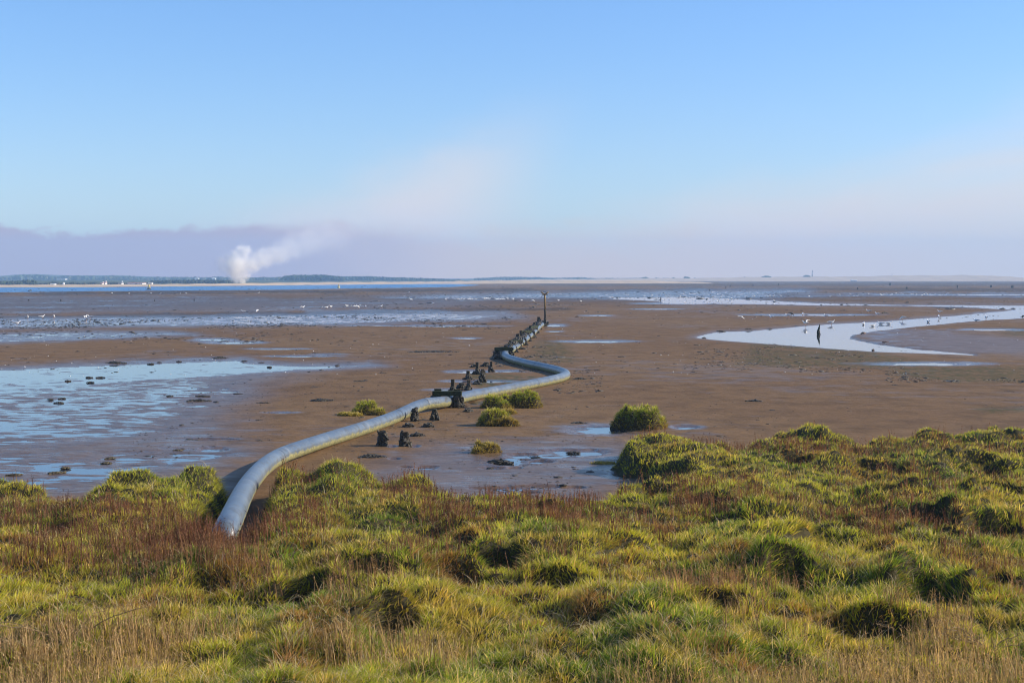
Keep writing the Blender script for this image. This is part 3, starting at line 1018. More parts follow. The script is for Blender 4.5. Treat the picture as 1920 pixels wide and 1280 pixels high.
# ------------------------------------------------------------------ far shore
def ridge(name, px0, px1, Y, depth, topfn, mat_, kind='structure', step=6, zb=-0.5, prof=None):
    """a real bank of land: front foot at Y, crest at Y+depth*0.5, falling away behind"""
    pxs = np.arange(px0, px1 + step, step, dtype=float)
    prof = prof or [(0, 0.0), (0.06, 0.25), (0.2, 0.6), (0.38, 0.9), (0.5, 1.0), (0.7, 0.85), (1.0, 0.0)]
    V = []
    Yf = Y if callable(Y) else (lambda p: Y)
    for fy, fz in prof:
        for i, p in enumerate(pxs):
            y = Yf(p) + depth * fy
            x = (p - 960) / FPX * (Yf(p) + depth * 0.5)
            top = topfn(p)
            nz = 0.10 * top * float(fbm(np.array([x * 0.02]), np.array([y * 0.03]), 3, 151)[0])
            V.append((x, y, zb + (top - zb + nz) * fz))
    nc = len(pxs)
    F = [(r * nc + c, r * nc + c + 1, (r + 1) * nc + c + 1, (r + 1) * nc + c) for r in range(len(prof) - 1) for c in range(nc - 1)]
    o = new_mesh(name, V, F, mat_)
    return tag(o, kind=kind)


def ztop(py, Y):
    return CZ + (HOR - py) * Y / FPX


def lerp_tab(tab):
    xs = [a for a, _ in tab]
    ys = [b for _, b in tab]
    return lambda p: float(np.interp(p, xs, ys))


# beach along the far side of the estuary, then the dunes that run right across the picture
sh_ = lerp_tab([(-2500, 546), (-600, 541.4), (0, 539.6), (200, 538.8), (420, 536.7), (640, 534.1), (800, 532.6), (860, 532.6), (1000, 532)])
shY = lambda p: CZ * FPX / (sh_(p) - HOR)
t1_ = lerp_tab([(-2500, 538), (0, 534.0), (200, 533.3), (300, 532.8), (420, 531.4), (640, 528.7), (760, 528.2), (900, 528.8), (1000, 530)])
ridge("far_beach", -2500, 1000, shY, 130, lambda p: ztop(t1_(p) + 0.3 * math.sin(p * .13), shY(p) + 65), M['sand'])
ridge("far_fields", -2500, 900, lambda p: shY(p) + 75, 1300, lambda p: ztop(525.5 if p < 500 else 526.0, shY(p) + 650), M['hill'], zb=0.1, step=12)
t2_ = lerp_tab([(660, 530), (760, 528.5), (880, 526.5), (980, 525.4), (1100, 525.6), (1210, 525.2), (1250, 527.2), (1320, 529)])
ridge("sand_dunes", 660, 1320, 1000, 160, lambda p: ztop(t2_(p) + 0.5 * math.sin(p * .21) * math.sin(p * .053), 1080), M['sand'], step=3)
t3_ = lerp_tab([(820, 527), (1000, 524.0), (1180, 522.2), (1300, 521.2), (1420, 519.2), (1560, 518.2), (1700, 516.6), (1850, 515.6), (1885, 519.2), (1920, 520.6), (2000, 521.5), (2600, 522)])
ridge("far_dunes", 820, 2600, 1700, 300, lambda p: ztop(t3_(p) + 0.45 * math.sin(p * .13) * math.sin(p * .037 + 1), 1850), M['sand'], step=3)

h1_ = lerp_tab([(-900, 519), (0, 518.5), (25, 517.5), (62, 513.8), (80, 514.5), (100, 517), (150, 516.6), (220, 516), (240, 517.5), (300, 519), (345, 522), (430, 523), (470, 520), (510, 519.5), (560, 520), (760, 521), (830, 523.5), (960, 524.5)])
ridge("far_hills", -900, 960, 1900, 600, lambda p: ztop(h1_(p), 2200), M['hill'], step=6)
h2_ = lerp_tab([(880, 522.5), (930, 519.6), (1000, 519.4), (1060, 521.5), (1300, 523)])
ridge("distant_hill", 880, 1300, 2300, 500, lambda p: ztop(h2_(p), 2550), M['hill'], step=6)


def wood(name, px0, px1, Y, dep, topfn, botfn, n, r0, label, cat="wood", seed=0, tint=(0.035, 0.055, 0.02)):
    """a far-off mass of tree crowns built as many rough lumps"""
    rr = np.random.default_rng(seed + 500)
    nu, nv = 7, 4
    Vs, Fs, Cs = [], [], []
    base = []
    for i in range(nv + 1):
        for j in range(nu):
            base.append((math.sin(PI * i / nv) * math.cos(2 * PI * j / nu), math.sin(PI * i / nv) * math.sin(2 * PI * j / nu), math.cos(PI * i / nv)))
    base = np.array(base)
    f = []
    for i in range(nv):
        for j in range(nu):
            f.append((i * nu + j, (i + 1) * nu + j, (i + 1) * nu + (j + 1) % nu, i * nu + (j + 1) % nu))
    f = np.array(f)
    for k in range(n):
        p = rr.uniform(px0, px1)
        y = Y + rr.uniform(0, dep)
        x = (p - 960) / FPX * y
        zt = ztop(topfn(p), y)
        zb = ztop(botfn(p), y)
        s = r0 * rr.uniform(0.6, 1.35)
        if zt - zb < 0.3:
            continue
        t = rr.uniform(0, 1) ** 0.6
        z = zb + (zt - zb - s) * t
        if z < zb:
            z = zb + 0.2 * s
        v = base * np.array([s * 1.15, s * 1.15, s * rr.uniform(0.8, 1.25)]) * rr.uniform(0.72, 1.25, (len(base), 1)) + np.array([x, y, z])
        Vs.append(v)
        Fs.append(f + k * 0 + len(base) * (len(Vs) - 1))
        c = np.array(tint) * rr.uniform(0.6, 1.6) * np.array([rr.uniform(0.8, 1.4), 1, 1])
        Cs.append(np.repeat(c[None], len(base), 0))
    o = new_mesh(name, np.vstack(Vs), [np.vstack(Fs)], M['far_trees'], {'tint': np.vstack(Cs)}, False)
    return tag(o, kind='stuff', label=label, cat=cat)


c_ = lambda v: (lambda p: v)
wood("hillside_wood", -700, 430, 1750, 260, lambda p: h1_(p) + 0.8 + 1.3 * math.sin(p * .11) * math.sin(p * .041), c_(524.5), 2600, 2.2, "hazy wooded hillside beyond the left shore", seed=1, tint=(0.06, 0.075, 0.035))
wood("low_shore_wood", -700, 70, 760, 60, lambda p: 525.5 + 1.6 * math.sin(p * .09), c_(534.0), 800, 0.9, "low dark trees along the shore at far left", seed=2)
wood("shore_scrub", 285, 440, 900, 60, lambda p: 526.2 - 1.4 * math.sin((p - 285) / 155 * PI), c_(532.6), 700, 1.0, "dark low scrub on the shore left of the smoke", seed=3, tint=(0.025, 0.04, 0.018))
wood("shore_bushes", 70, 285, 800, 50, lambda p: 529.5 + 1.2 * math.sin(p * .17), c_(533.6), 420, 0.7, "broken hedge of bushes behind the far beach", seed=8, tint=(0.05, 0.055, 0.025))
pt_ = lerp_tab([(526, 524), (534, 518), (545, 516.2), (580, 515.4), (610, 515.6), (630, 517.6), (640, 518.6), (650, 518), (690, 518), (710, 519), (760, 520.6), (800, 521.8), (860, 525)])
wood("pine_plantation", 528, 642, 1330, 110, pt_, c_(528.6), 1500, 1.7, "dense dark green pine wood right of the smoke", seed=4, tint=(0.022, 0.042, 0.018))
wood("pine_shelterbelt", 642, 860, 1500, 110, pt_, c_(528.2), 1500, 1.5, "lower blue-green wood tapering towards the sand dunes", seed=5, tint=(0.03, 0.048, 0.022))
wood("field_edge_wood", 455, 560, 1600, 120, lambda p: 520.0 + 0.8 * math.sin(p * .2), c_(528), 700, 1.6, "pale hazy wood between the smoke and the pine wood", seed=6, tint=(0.06, 0.075, 0.035))
ht_ = lerp_tab([(890, 523.5), (930, 519.5), (960, 519), (1010, 519.6), (1030, 521.6), (1085, 519.8), (1110, 521.5), (1200, 522), (1260, 521.8)])
wood("dune_forest", 890, 1260, 2000, 150, ht_, c_(525), 1100, 1.8, "thin hazy forest line above the pale dunes", seed=7, tint=(0.04, 0.055, 0.025))

# dune knolls and single far trees on the sky line at right
for i, (p, w_, y_) in enumerate([(1209, 9, 519.0), (1262, 5, 520.2), (1286, 8, 518.2), (1302, 4, 520.6), (1437, 11, 516.6), (1512, 8, 515.4), (1396, 4, 518.9), (1085, 5, 519.2)]):
    mb = MB()
    Yk = 1835.0
    x = (p - 960) / FPX * Yk
    zt = ztop(y_, Yk)
    for q in range(9):
        a = random.uniform(-1, 1)
        mb.blob((x + a * w_ * 0.55 * 0.69, Yk + random.uniform(-4, 4), zt - 1.7 - abs(a) * 1.2), (w_ * 0.3, 3, 1.7), seed=i * 20 + q, amp=0.3, nu=8, nv=5)
    o = mb.build("scrub_clump", M['hill'])
    tag(o, ["rounded grey-blue clump of scrub right of the marker pole's dunes", "tiny scrub clump on the far dune crest left of a larger one", "pointed grey-blue scrub clump on the middle of the far dunes", "very small scrub clump just right of the pointed one",
            "broad domed scrub clump on the dunes left of the lighthouse", "domed scrub clump immediately left of the lighthouse", "small low scrub clump left of the broad dome", "small scrub clump on the dune crest right of the marker pole"][i], "scrub", "scrub clumps on the far dunes")


# ------------------------------------------------------------------ the pipe
PIPE = [(408, 1040, .25), (414, 1014, .55), (428, 985, .66), (441, 957, .60), (456, 925, .48), (473, 899, .38), (496, 874, .31), (527, 854, .27), (570, 838, .24), (622, 821, .21), (680, 803, .20), (737, 783, .20),
        (780, 763, .26), (800, 756.5, .29), (822, 754.5, .26), (845, 751, .22), (880, 742, .21), (940, 731, .19), (1000, 719.5, .19), (1040, 711, .19), (1058, 705.5, .19), (1061, 700.5, .19), (1050, 695.5, .19), (1025, 689, .19), (990, 681.5, .19),
        (962, 674, .20), (949, 668.5, .22), (947, 664, .24), (951, 660, .25), (958, 656, .25), (968, 649, .25), (985, 636.5, .25), (1000, 623.5, .25), (1011, 612.5, .25), (1016, 608.5, .24), (1019, 606, .12)]
PR = 0.172


def catmull(P, per=14):
    P = [np.array(p, float) for p in P]
    P = [2 * P[0] - P[1]] + P + [2 * P[-1] - P[-2]]
    out = []
    for i in range(1, len(P) - 2):
        for k in range(per):
            t = k / per
            a, b, c, d = P[i - 1], P[i], P[i + 1], P[i + 2]
            out.append(0.5 * ((2 * b) + (-a + c) * t + (2 * a - 5 * b + 4 * c - d) * t * t + (-a + 3 * b - 3 * c + d) * t ** 3))
    out.append(P[-2])
    return np.array(out)


def build_pipe():
    pts = []
    for a, b, z in PIPE:
        x, y = at(a, b, z)
        pts.append((float(x), float(y), z))
    C = catmull(pts)
    # even spacing
    seg = np.hypot.reduce(np.diff(C, axis=0), axis=1) if False else np.sqrt((np.diff(C, axis=0) ** 2).sum(1))
    L = np.concatenate([[0], np.cumsum(seg)])
    n = int(L[-1] / 0.10)
    u = np.linspace(0, L[-1], n)
    C = np.stack([np.interp(u, L, C[:, k]) for k in range(3)], 1)
    ker = np.hanning(13)
    ker /= ker.sum()
    Cs = C.copy()
    for k in range(3):
        Cs[6:-6, k] = np.convolve(C[:, k], ker, 'valid')
    C = Cs
    root = empty("outfall_pipe", tuple(pts[0][:2]) + (0,), "long blue-grey plastic pipe snaking from the grass bank over the mud to the marker pole", "pipe")
    root.location = (0, 0, 0)
    PXs, PYs = proj(C[:, 0], C[:, 1], C[:, 2])
    # joints where the photograph shows them
    cuts = [0]
    for jx, jy in [(521, 858), (748, 781), (795, 757), (1003, 719), (1008, 686)]:
        d = np.hypot(PXs - jx, (PYs - jy) * 2)
        cuts.append(int(d.argmin()))
    # then regular lengths along the straight run
    k = cuts[-1]
    tail = np.linspace(k, n - 1, 6).astype(int)[1:]
    cuts = sorted(set(cuts + list(tail)))
    K = 28
    for a, b in zip(cuts[:-1], cuts[1:]):
        i0, i1 = a, b
        P = C[i0:i1 + 1].copy()
        T = np.gradient(C, axis=0)[i0:i1 + 1]
        # clean end lips
        t0, t1 = T[0] / np.linalg.norm(T[0]), T[-1] / np.linalg.norm(T[-1])
        P[0] = P[0] + t0 * 0.006
        P[-1] = P[-1] - t1 * 0.006
        P = np.vstack([P[:1], P[:1] + t0 * 0.03, P[1:-1], P[-1:] - t1 * 0.03, P[-1:]])
        T = np.vstack([T[:1], T[:1], T[1:-1], T[-1:], T[-1:]])
        rad = np.full(len(P), PR)
        rad[0] = rad[-1] = PR * 0.97
        T = T / np.linalg.norm(T, axis=1)[:, None]
        A = np.cross(T, [0, 0, 1.0])
        A /= np.linalg.norm(A, axis=1)[:, None]
        B = np.cross(A, T)
        ang = np.linspace(0, 2 * PI, K, endpoint=False)
        N = A[:, None, :] * np.cos(ang)[None, :, None] + B[:, None, :] * np.sin(ang)[None, :, None]
        wobble = 1 + 0.008 * fbm(np.arange(len(P)) * 0.07 + a, np.zeros(len(P)), 2, 171)[:, None, None]
        V = P[:, None, :] + N * (rad[:, None, None] * wobble)
        side = N[:, :, 2].ravel()
        joint = np.zeros((len(P), K))
        band = np.zeros((len(P), K))
        ii = np.arange(len(P)) + a
        band[(ii % 61) < 1] = 0.8
        band[(ii % 37) == 5] = 0.35
        joint[0] = joint[-1] = 1
        m = len(P)
        idx = np.arange(m * K).reshape(m, K)
        idn = np.roll(idx, -1, 1)
        F = np.stack([idx[:-1], idn[:-1], idn[1:], idx[1:]], -1).reshape(-1, 4)
        V = V.reshape(-1, 3)
        new_mesh("pipe_section", V, [F], M['pipe'], {'side': side, 'joint': joint.ravel(), 'band': band.ravel()}, True, root)
    # wrack draped over the far run, between the two rows of posts
    mb = MB()
    rr = random.Random(5)
    k0 = int(np.hypot(PXs - 953, (PYs - 659) * 2).argmin())
    for i in range(k0, n - 4, 2):
        for q in range(2):
            a = rr.uniform(0.25, 2.9)          # over the top and down the left side
            t = np.gradient(C, axis=0)[i]
            t /= np.linalg.norm(t)
            A = np.cross(t, [0, 0, 1.0])
            A /= np.linalg.norm(A)
            if fbm(np.array([i * 0.05]), np.array([a]), 2, 77)[0] < -0.1:
                continue
            a = 1.15 + a * 0.75
            p = C[i] + (A * math.cos(a) + np.array([0, 0, 1.0]) * math.sin(a)) * (PR + 0.02)
            s_ = rr.uniform(.035, .075)
            mb.blob(tuple(p), (s_ * 1.2, s_ * 1.6, s_), i * 5 + q, .5, 6, 4)
    dw = mb.build("draped_seaweed", M['weed'], root)
    dw['kind'] = 'stuff'
    # dark rings at the joints
    for c in cuts[1:-1]:
        t = np.gradient(C, axis=0)[c]
        t /= np.linalg.norm(t)
        mb = MB()
        mb.tube([C[c] - t * 0.02, C[c] + t * 0.02], PR * 0.93, 24, True)
        mb.build("joint_ring", M['wood'], root, True)
    return C


PC = build_pipe()


# ------------------------------------------------------------------ posts, frames and the marker pole
def weed_mesh(r, h, seed, dens=60, flare=1.5):
    """a sleeve of bladder wrack: hanging fronds and knobs"""
    rr = random.Random(seed)
    mb = MB()
    for i in range(dens):
        t = rr.random() ** 1.2
        a = rr.uniform(0, 2 * PI)
        rad = r * (1 + (flare - 1) * (1 - t) ** 1.5) * rr.uniform(0.75, 1.15)
        z = t * h
        s = rr.uniform(0.020, 0.055)
        mb.blob((rad * math.cos(a), rad * math.sin(a), z), (s, s, s * rr.uniform(0.8, 1.8)), seed + i, 0.45, 6, 4)
    for i in range(dens):
        a = rr.uniform(0, 2 * PI)
        z = rr.uniform(0.15, 1.0) * h
        L = rr.uniform(0.06, 0.16)
        w = rr.uniform(0.008, 0.022)
        rad = r * 1.05
        c, s = math.cos(a), math.sin(a)
        V = []
        for k in range(4):
            q = k / 3
            ro = rad + L * (0.35 * q + 0.1 * math.sin(q * 5 + i))
            zz = z - L * q * q
            ww = w * (1 - 0.5 * q)
            V += [(ro * c - s * ww, ro * s + c * ww, max(zz, 0.005)), (ro * c + s * ww, ro * s - c * ww, max(zz, 0.005))]
        mb.add(V, [(0, 1, 3, 2), (2, 3, 5, 4), (4, 5, 7, 6)])
    return mb


def post(px, py, hpx, wpx, label, weed=0.7, tilt=0.0, seed=0, flare=1.5, group=None, mt='wood', cat="post", name="weedy_post"):
    x, y = at(px, py, 0.0)
    d = float(y)
    sc = d / FPX
    h = hpx * sc
    w = max(wpx * sc, 0.09)
    o = empty(name, (float(x), d, 0), label, cat, group, rz=random.uniform(-0.3, 0.3))
    mb = MB()
    n = 5
    rr = random.Random(seed)
    V, F = [], []
    for k in range(n + 1):
        t = k / n
        hw = w / 2 * (1.0 - 0.10 * t)
        ox = tilt * h * t
        zz = -0.15 + (h + 0.15) * t
        for sx, sy in ((-1, -.82), (-.82, -1), (.82, -1), (1, -.82), (1, .82), (.82, 1), (-.82, 1), (-1, .82)):
            j = 1 + 0.06 * (rr.random() - .5)
            V.append((ox + sx * hw * j, sy * hw * j, zz + (0.03 * (rr.random() - .5) if k == n else 0)))
    for k in range(n):
        for i in range(8):
            j = (i + 1) % 8
            F.append((k * 8 + i, k * 8 + j, (k + 1) * 8 + j, (k + 1) * 8 + i))
    F.append(tuple(n * 8 + i for i in range(8)))
    mb.add(V, F)
    mb.build("post_timber", M[mt], o)
    if weed > 0:
        wm = weed_mesh(w / 2 * 1.05, h * weed, seed, dens=int(30 + 400 * w * h * weed), flare=flare)
        wm.build("seaweed_sleeve", M['weed'], o)
    return o


NEARP = [
    (717, 838, 30, 13, 0.95, 0, 1.5, "thick weed-wrapped stump nearest the camera, left of its pair below the pipe"),
    (759, 839, 30, 12, 0.9, 0.05, 1.5, "weed-wrapped stump with a bare upper side, right of its pair below the pipe"),
    (777, 792, 27, 8, 0.95, 0, 1.9, "knobbly weed-covered stump with fronds spreading right, in front of the pipe joint"),
    (815, 790, 24, 8, 0.85, 0.02, 1.9, "narrow weedy stump standing alone between the pipe joint and the timber frame"),
    (828, 767, 15, 9, 0.6, 0, 1.4, "short stump pressed against the front of the pipe left of the timber frame"),
    (849, 737, 26, 7, 0.45, 0, 2.6, "straight square post just behind the right end of the near timber frame"),
    (879, 731, 18, 6, 0.6, 0, 2.4, "short weedy post behind the pipe, right of the square post"),
    (878, 713, 18, 7, 0.4, 0, 2.8, "dark post with bare top in the middle of the cluster behind the pipe"),
    (895, 703, 24, 6, 0.45, 0, 3.4, "tallest flat-topped post at the far end of the cluster, heavy weed round its foot"),
    (905, 716, 24, 6, 0.7, 0, 2.4, "tapering weedy post in the right of the cluster behind the pipe"),
    (921, 698, 20, 5, 0.5, 0, 2.6, "rightmost slim post of the cluster, beside a bright puddle")]
for i, (a, b, h, w, wd, tl, fl, lab) in enumerate(NEARP):
    post(a, b, h, w, lab, wd, tl, seed=i * 11 + 3, flare=fl, group="weedy stumps of the old pier along the pipe")

ORD = ["first", "second", "third", "fourth", "fifth", "sixth", "seventh", "eighth", "ninth", "tenth"]
LEFTP = [(949, 664, 15, 4.2), (959, 657, 16, 4.6), (970, 649, 17, 4.6), (977, 645, 17, 3.2), (983, 640, 17, 4.6), (989, 634, 14, 3.6), (995, 628.5, 13.5, 3.6), (1001, 622, 12, 3.2), (1010.5, 613, 17, 3.8)]
RIGHTP = [(967, 662, 13, 4.4), (974.5, 655.5, 15.5, 4.4), (985, 648.5, 14.5, 4.4), (992.5, 641, 13, 4.2), (1001, 634.5, 14, 4.4), (1007, 626.5, 11, 4.0), (1012, 619, 11, 3.6)]
for i, (a, b, h, w) in enumerate(LEFTP):
    lab = "%s post from the pipe bend in the left row of paired posts beside the pipe" % ORD[i]
    if i == 8:
        lab = "tall dark square post immediately left of the marker pole"
    post(a, b, h * 1.3 * (0.85 + 0.3 * ((i * 5) % 4) / 3), w * 1.5, lab, 0.75, 0.03 * ((i * 7) % 5 - 2), seed=i * 17 + 205, flare=2.0, group="paired posts carrying the far end of the pipe")
for i, (a, b, h, w) in enumerate(RIGHTP):
    post(a, b, h, w * 1.3, "%s post from the pipe bend in the right row, against the sunlit pipe" % ORD[i], 0.6, 0.02 * ((i * 5) % 5 - 2), seed=i * 19 + 405, flare=1.8, group="paired posts carrying the far end of the pipe")


def beam(p0, p1, z, th, label, hz=None, weed=True, seed=0, over=0.18):
    """timber laid across between two posts"""
    x0, y0 = at(p0[0], p0[1], 0)
    x1, y1 = at(p1[0], p1[1], 0)
    a, b = Vector((float(x0), float(y0), z)), Vector((float(x1), float(y1), z))
    d = (b - a).normalized()
    a -= d * over
    b += d * over
    c = (a + b) / 2
    mb = MB()
    mb.box((0, 0, 0), ((b - a).length, th, hz or th), rot=math.atan2(d.y, d.x))
    o = mb.build("cross_beam", M['green_wood'])
    o.location = c
    tag(o, label, "beam", "cross beams between the paired posts")
    if weed:
        mw = MB()
        rr = random.Random(seed)
        for i in range(30):
            t = rr.random()
            p = a.lerp(b, t) - c
            s = rr.uniform(0.03, 0.06)
            mw.blob((p.x + rr.uniform(-.06, .06), p.y - th * 0.4, p.z - (hz or th) * rr.uniform(0.1, 0.9)), (s, s * .7, s * 1.4), seed + i, 0.45, 6, 4)
        mw.build("seaweed", M['weed'], o)
    return o


beam((979, 640), (993, 639), 0.60, 0.16, "dark green crossbeam halfway along the row of paired posts", seed=31)
beam((995, 629), (1006, 627.5), 0.56, 0.16, "short dark crossbeam two posts nearer than the marker pole", seed=32)
beam((1010, 612), (1022, 612), 0.30, 0.18, "green crossbeam joining the tall square post to the marker pole", seed=33, over=0.3)
beam((961, 657.5), (975, 657), 0.52, 0.14, "crossbeam close behind the far timber frame", seed=34)


def frame(pxl, pxr, py, top_px, label, seed, beam_h=9, post_w=13, hb=10, left_top=None):
    """two short upright boards with a heavy beam across them, straddling the pipe"""
    xl, y = at(pxl, py, 0)
    xr, _ = at(pxr, py, 0)
    xl, xr, y = float(xl), float(xr), float(y)
    sc = y / FPX
    W = xr - xl
    o = empty("timber_frame", ((xl + xr) / 2, y, 0), label, "timber frame")
    htop = (py - top_px) * sc
    bt = beam_h * sc
    mb = MB()
    mb.box((0, -0.04, max(htop - hb * sc - bt / 2, 0.40 + bt / 2)), (W, 0.20, bt))
    mb.build("cross_beam", M['green_wood'], o)
    pw = post_w * sc
    for sx, dz in ((-1, 0), (1, -0.02)):
        mb = MB()
        hz = htop + dz
        mb.box((sx * (W / 2 - pw / 2 - 0.05), 0.09, hz / 2 - 0.1), (pw, 0.07, hz + 0.2))
        mb.build("upright_board", M['green_wood'], o)
    for sx in (-1, 1):
        mw = weed_mesh(pw * 0.55, htop * 0.62, seed + sx, 90, 1.5)
        wo = mw.build("seaweed", M['weed'], o)
        wo.location = (sx * (W / 2 - pw / 2), -0.02, 0)
    return o


frame(811, 866, 766, 729, "green algae-covered timber frame straddling the pipe at its near crossing", 71, hb=9)
frame(927, 963, 672, 653, "dark timber frame over the pipe where the far bend begins", 72, beam_h=6, post_w=8, hb=6)


def marker_pole():
    x, y = at(1022, 613, 0)
    x, y = float(x), float(y)
    sc = y / FPX
    H = 66 * sc
    o = empty("marker_pole", (x, y, 0), "tall marker pole with a forked crosspiece, dry tan above and dark wet below", "pole")
    mb = MB()
    mb.tube([(0, 0, -.3), (0.01, 0, H * .35), (0.0, 0, H * .5)], [.095, .09, .085], 12)
    mb.build("pole_foot", M['wood'], o, True)
    mb = MB()
    mb.tube([(0.0, 0, H * .5 - 0.002), (-.02, 0, H * .8), (-.03, 0, H * .95)], [.084, .08, .075], 12)
    mb.build("pole_shaft", M['dry_wood'], o, True)
    w = 7.2 * sc
    for s in (-1, 1):
        mb = MB()
        a = Vector((-.03, -0.02, H * .93))
        b = Vector((-.03 + s * w, -0.02, H * 1.0))
        mb.tube([a, (a + b) / 2 + Vector((0, 0, -.02)), b], [.06, .055, .05], 8)
        mb.build("fork_arm", M['dry_wood'], o, True)
    mb = MB()
    mb.box((-.03, -0.09, H * .92), (w * 1.6, .05, .07))
    mb.build("crosspiece", M['dry_wood'], o)
    wm = weed_mesh(.11, H * .22, 90, 80, 1.5)
    wm.build("seaweed_sleeve", M['weed'], o)


marker_pole()
# leaning stake in the channel
x, y = at(1535, 627, 0)
o = empty("leaning_stake", (float(x), float(y), 0), "pointed green stake standing in the shining channel", "stake")
sc = float(y) / FPX
mb = MB()
h = 19 * sc
mb.tube([(-0.02, 0, -.3), (-.03, 0, h * .25), (0.02, 0, h * .6), (.07, 0, h)], [2.4 * sc, 2.8 * sc, 2.0 * sc, .5 * sc], 8)
mb.build("stake_timber", M['green_wood'], o)
wm = weed_mesh(2.2 * sc, h * .35, 95, 40, 1.2)
wm.build("seaweed_sleeve", M['weed'], o)

for i in range(len(LEFTP) - 1):
    a, b = LEFTP[i], LEFTP[i + 1]
    x0, y0 = [float(q) for q in at(a[0], a[1], 0)]
    x1, y1 = [float(q) for q in at(b[0], b[1], 0)]
    A_, B_ = Vector((x0 + .10, y0, .42 + .03 * (i % 2))), Vector((x1 + .10, y1, .44 - .03 * (i % 2)))
    mb = MB()
    L_ = (B_ - A_).length
    mb.box((0, 0, 0), (L_ * .55, .12, .13), rot=math.atan2(B_.y - A_.y, B_.x - A_.x))
    o = mb.build("stringer_timber", M['wood'])
    o.location = (A_ + B_) / 2
    tag(o, "%s dark timber from the pipe bend, laid lengthways on the left row of posts" % ORD[i], "timber", "lengthwise timbers along the left row of posts")
    mw = MB()
    rr = random.Random(i + 50)
    dd = (B_ - A_)
    for q in range(int(L_ * 10)):
        p = dd * rr.uniform(-.26, .26)
        s_ = rr.uniform(.04, .08)
        mw.blob((p.x + rr.uniform(-.09, .12), p.y, rr.uniform(-.2, .09)), (s_, s_ * 1.2, s_ * 1.3), q + i * 40, .5, 6, 4)
    mw.build("seaweed", M['weed'], o)

# small distant stakes
for i, (a, b, h, w, lab) in enumerate([(114, 566, 5, 2, "tiny dark stake on the far left mud, second from the edge"), (54, 565, 3.5, 2, "lowest dark stake near the left edge of the far mud"), (290, 565, 3, 1.6, "small stake on the mud below the dark buoy"), (364, 565, 5, 1.8, "slightly leaning stake left of centre on the grey mud"),
        (1239, 565, 8, 1.6, "upright stake by the shallow pools right of the marker pole"), (1331, 546, 4, 1.5, "thin far stake at the edge of the far shining pool"), (1361, 541, 5, 1.2, "left one of two thin far stakes under the far dunes"), (1369, 538, 4, 1.6, "right one of two far stakes under the far dunes"), (1412, 537, 4, 1.5, "lone thin far stake below the low dark sandbank"), (1460, 536, 5, 1.2, "thin stake left of the lighthouse on the far mud"),
        (1608, 543, 4, 2.4, "stumpy dark stake right of the lighthouse on the far mud"), (1669, 535, 4.5, 3.4, "square dark stump beyond the right-hand mud"), (1700, 542, 4, 2.6, "dark stump right of the square one"), (1795, 540, 5.5, 1.8, "tall thin stake below the red buoy"), (1858, 539, 4.5, 3, "dark stump second from the right edge"), (1898, 540, 4.5, 4, "broad dark stump nearest the right edge")]):
    post(a, b, h, w, lab, 0, 0, seed=700 + i, group="small dark stakes on the far mud", cat="stake", name="mooring_stake")


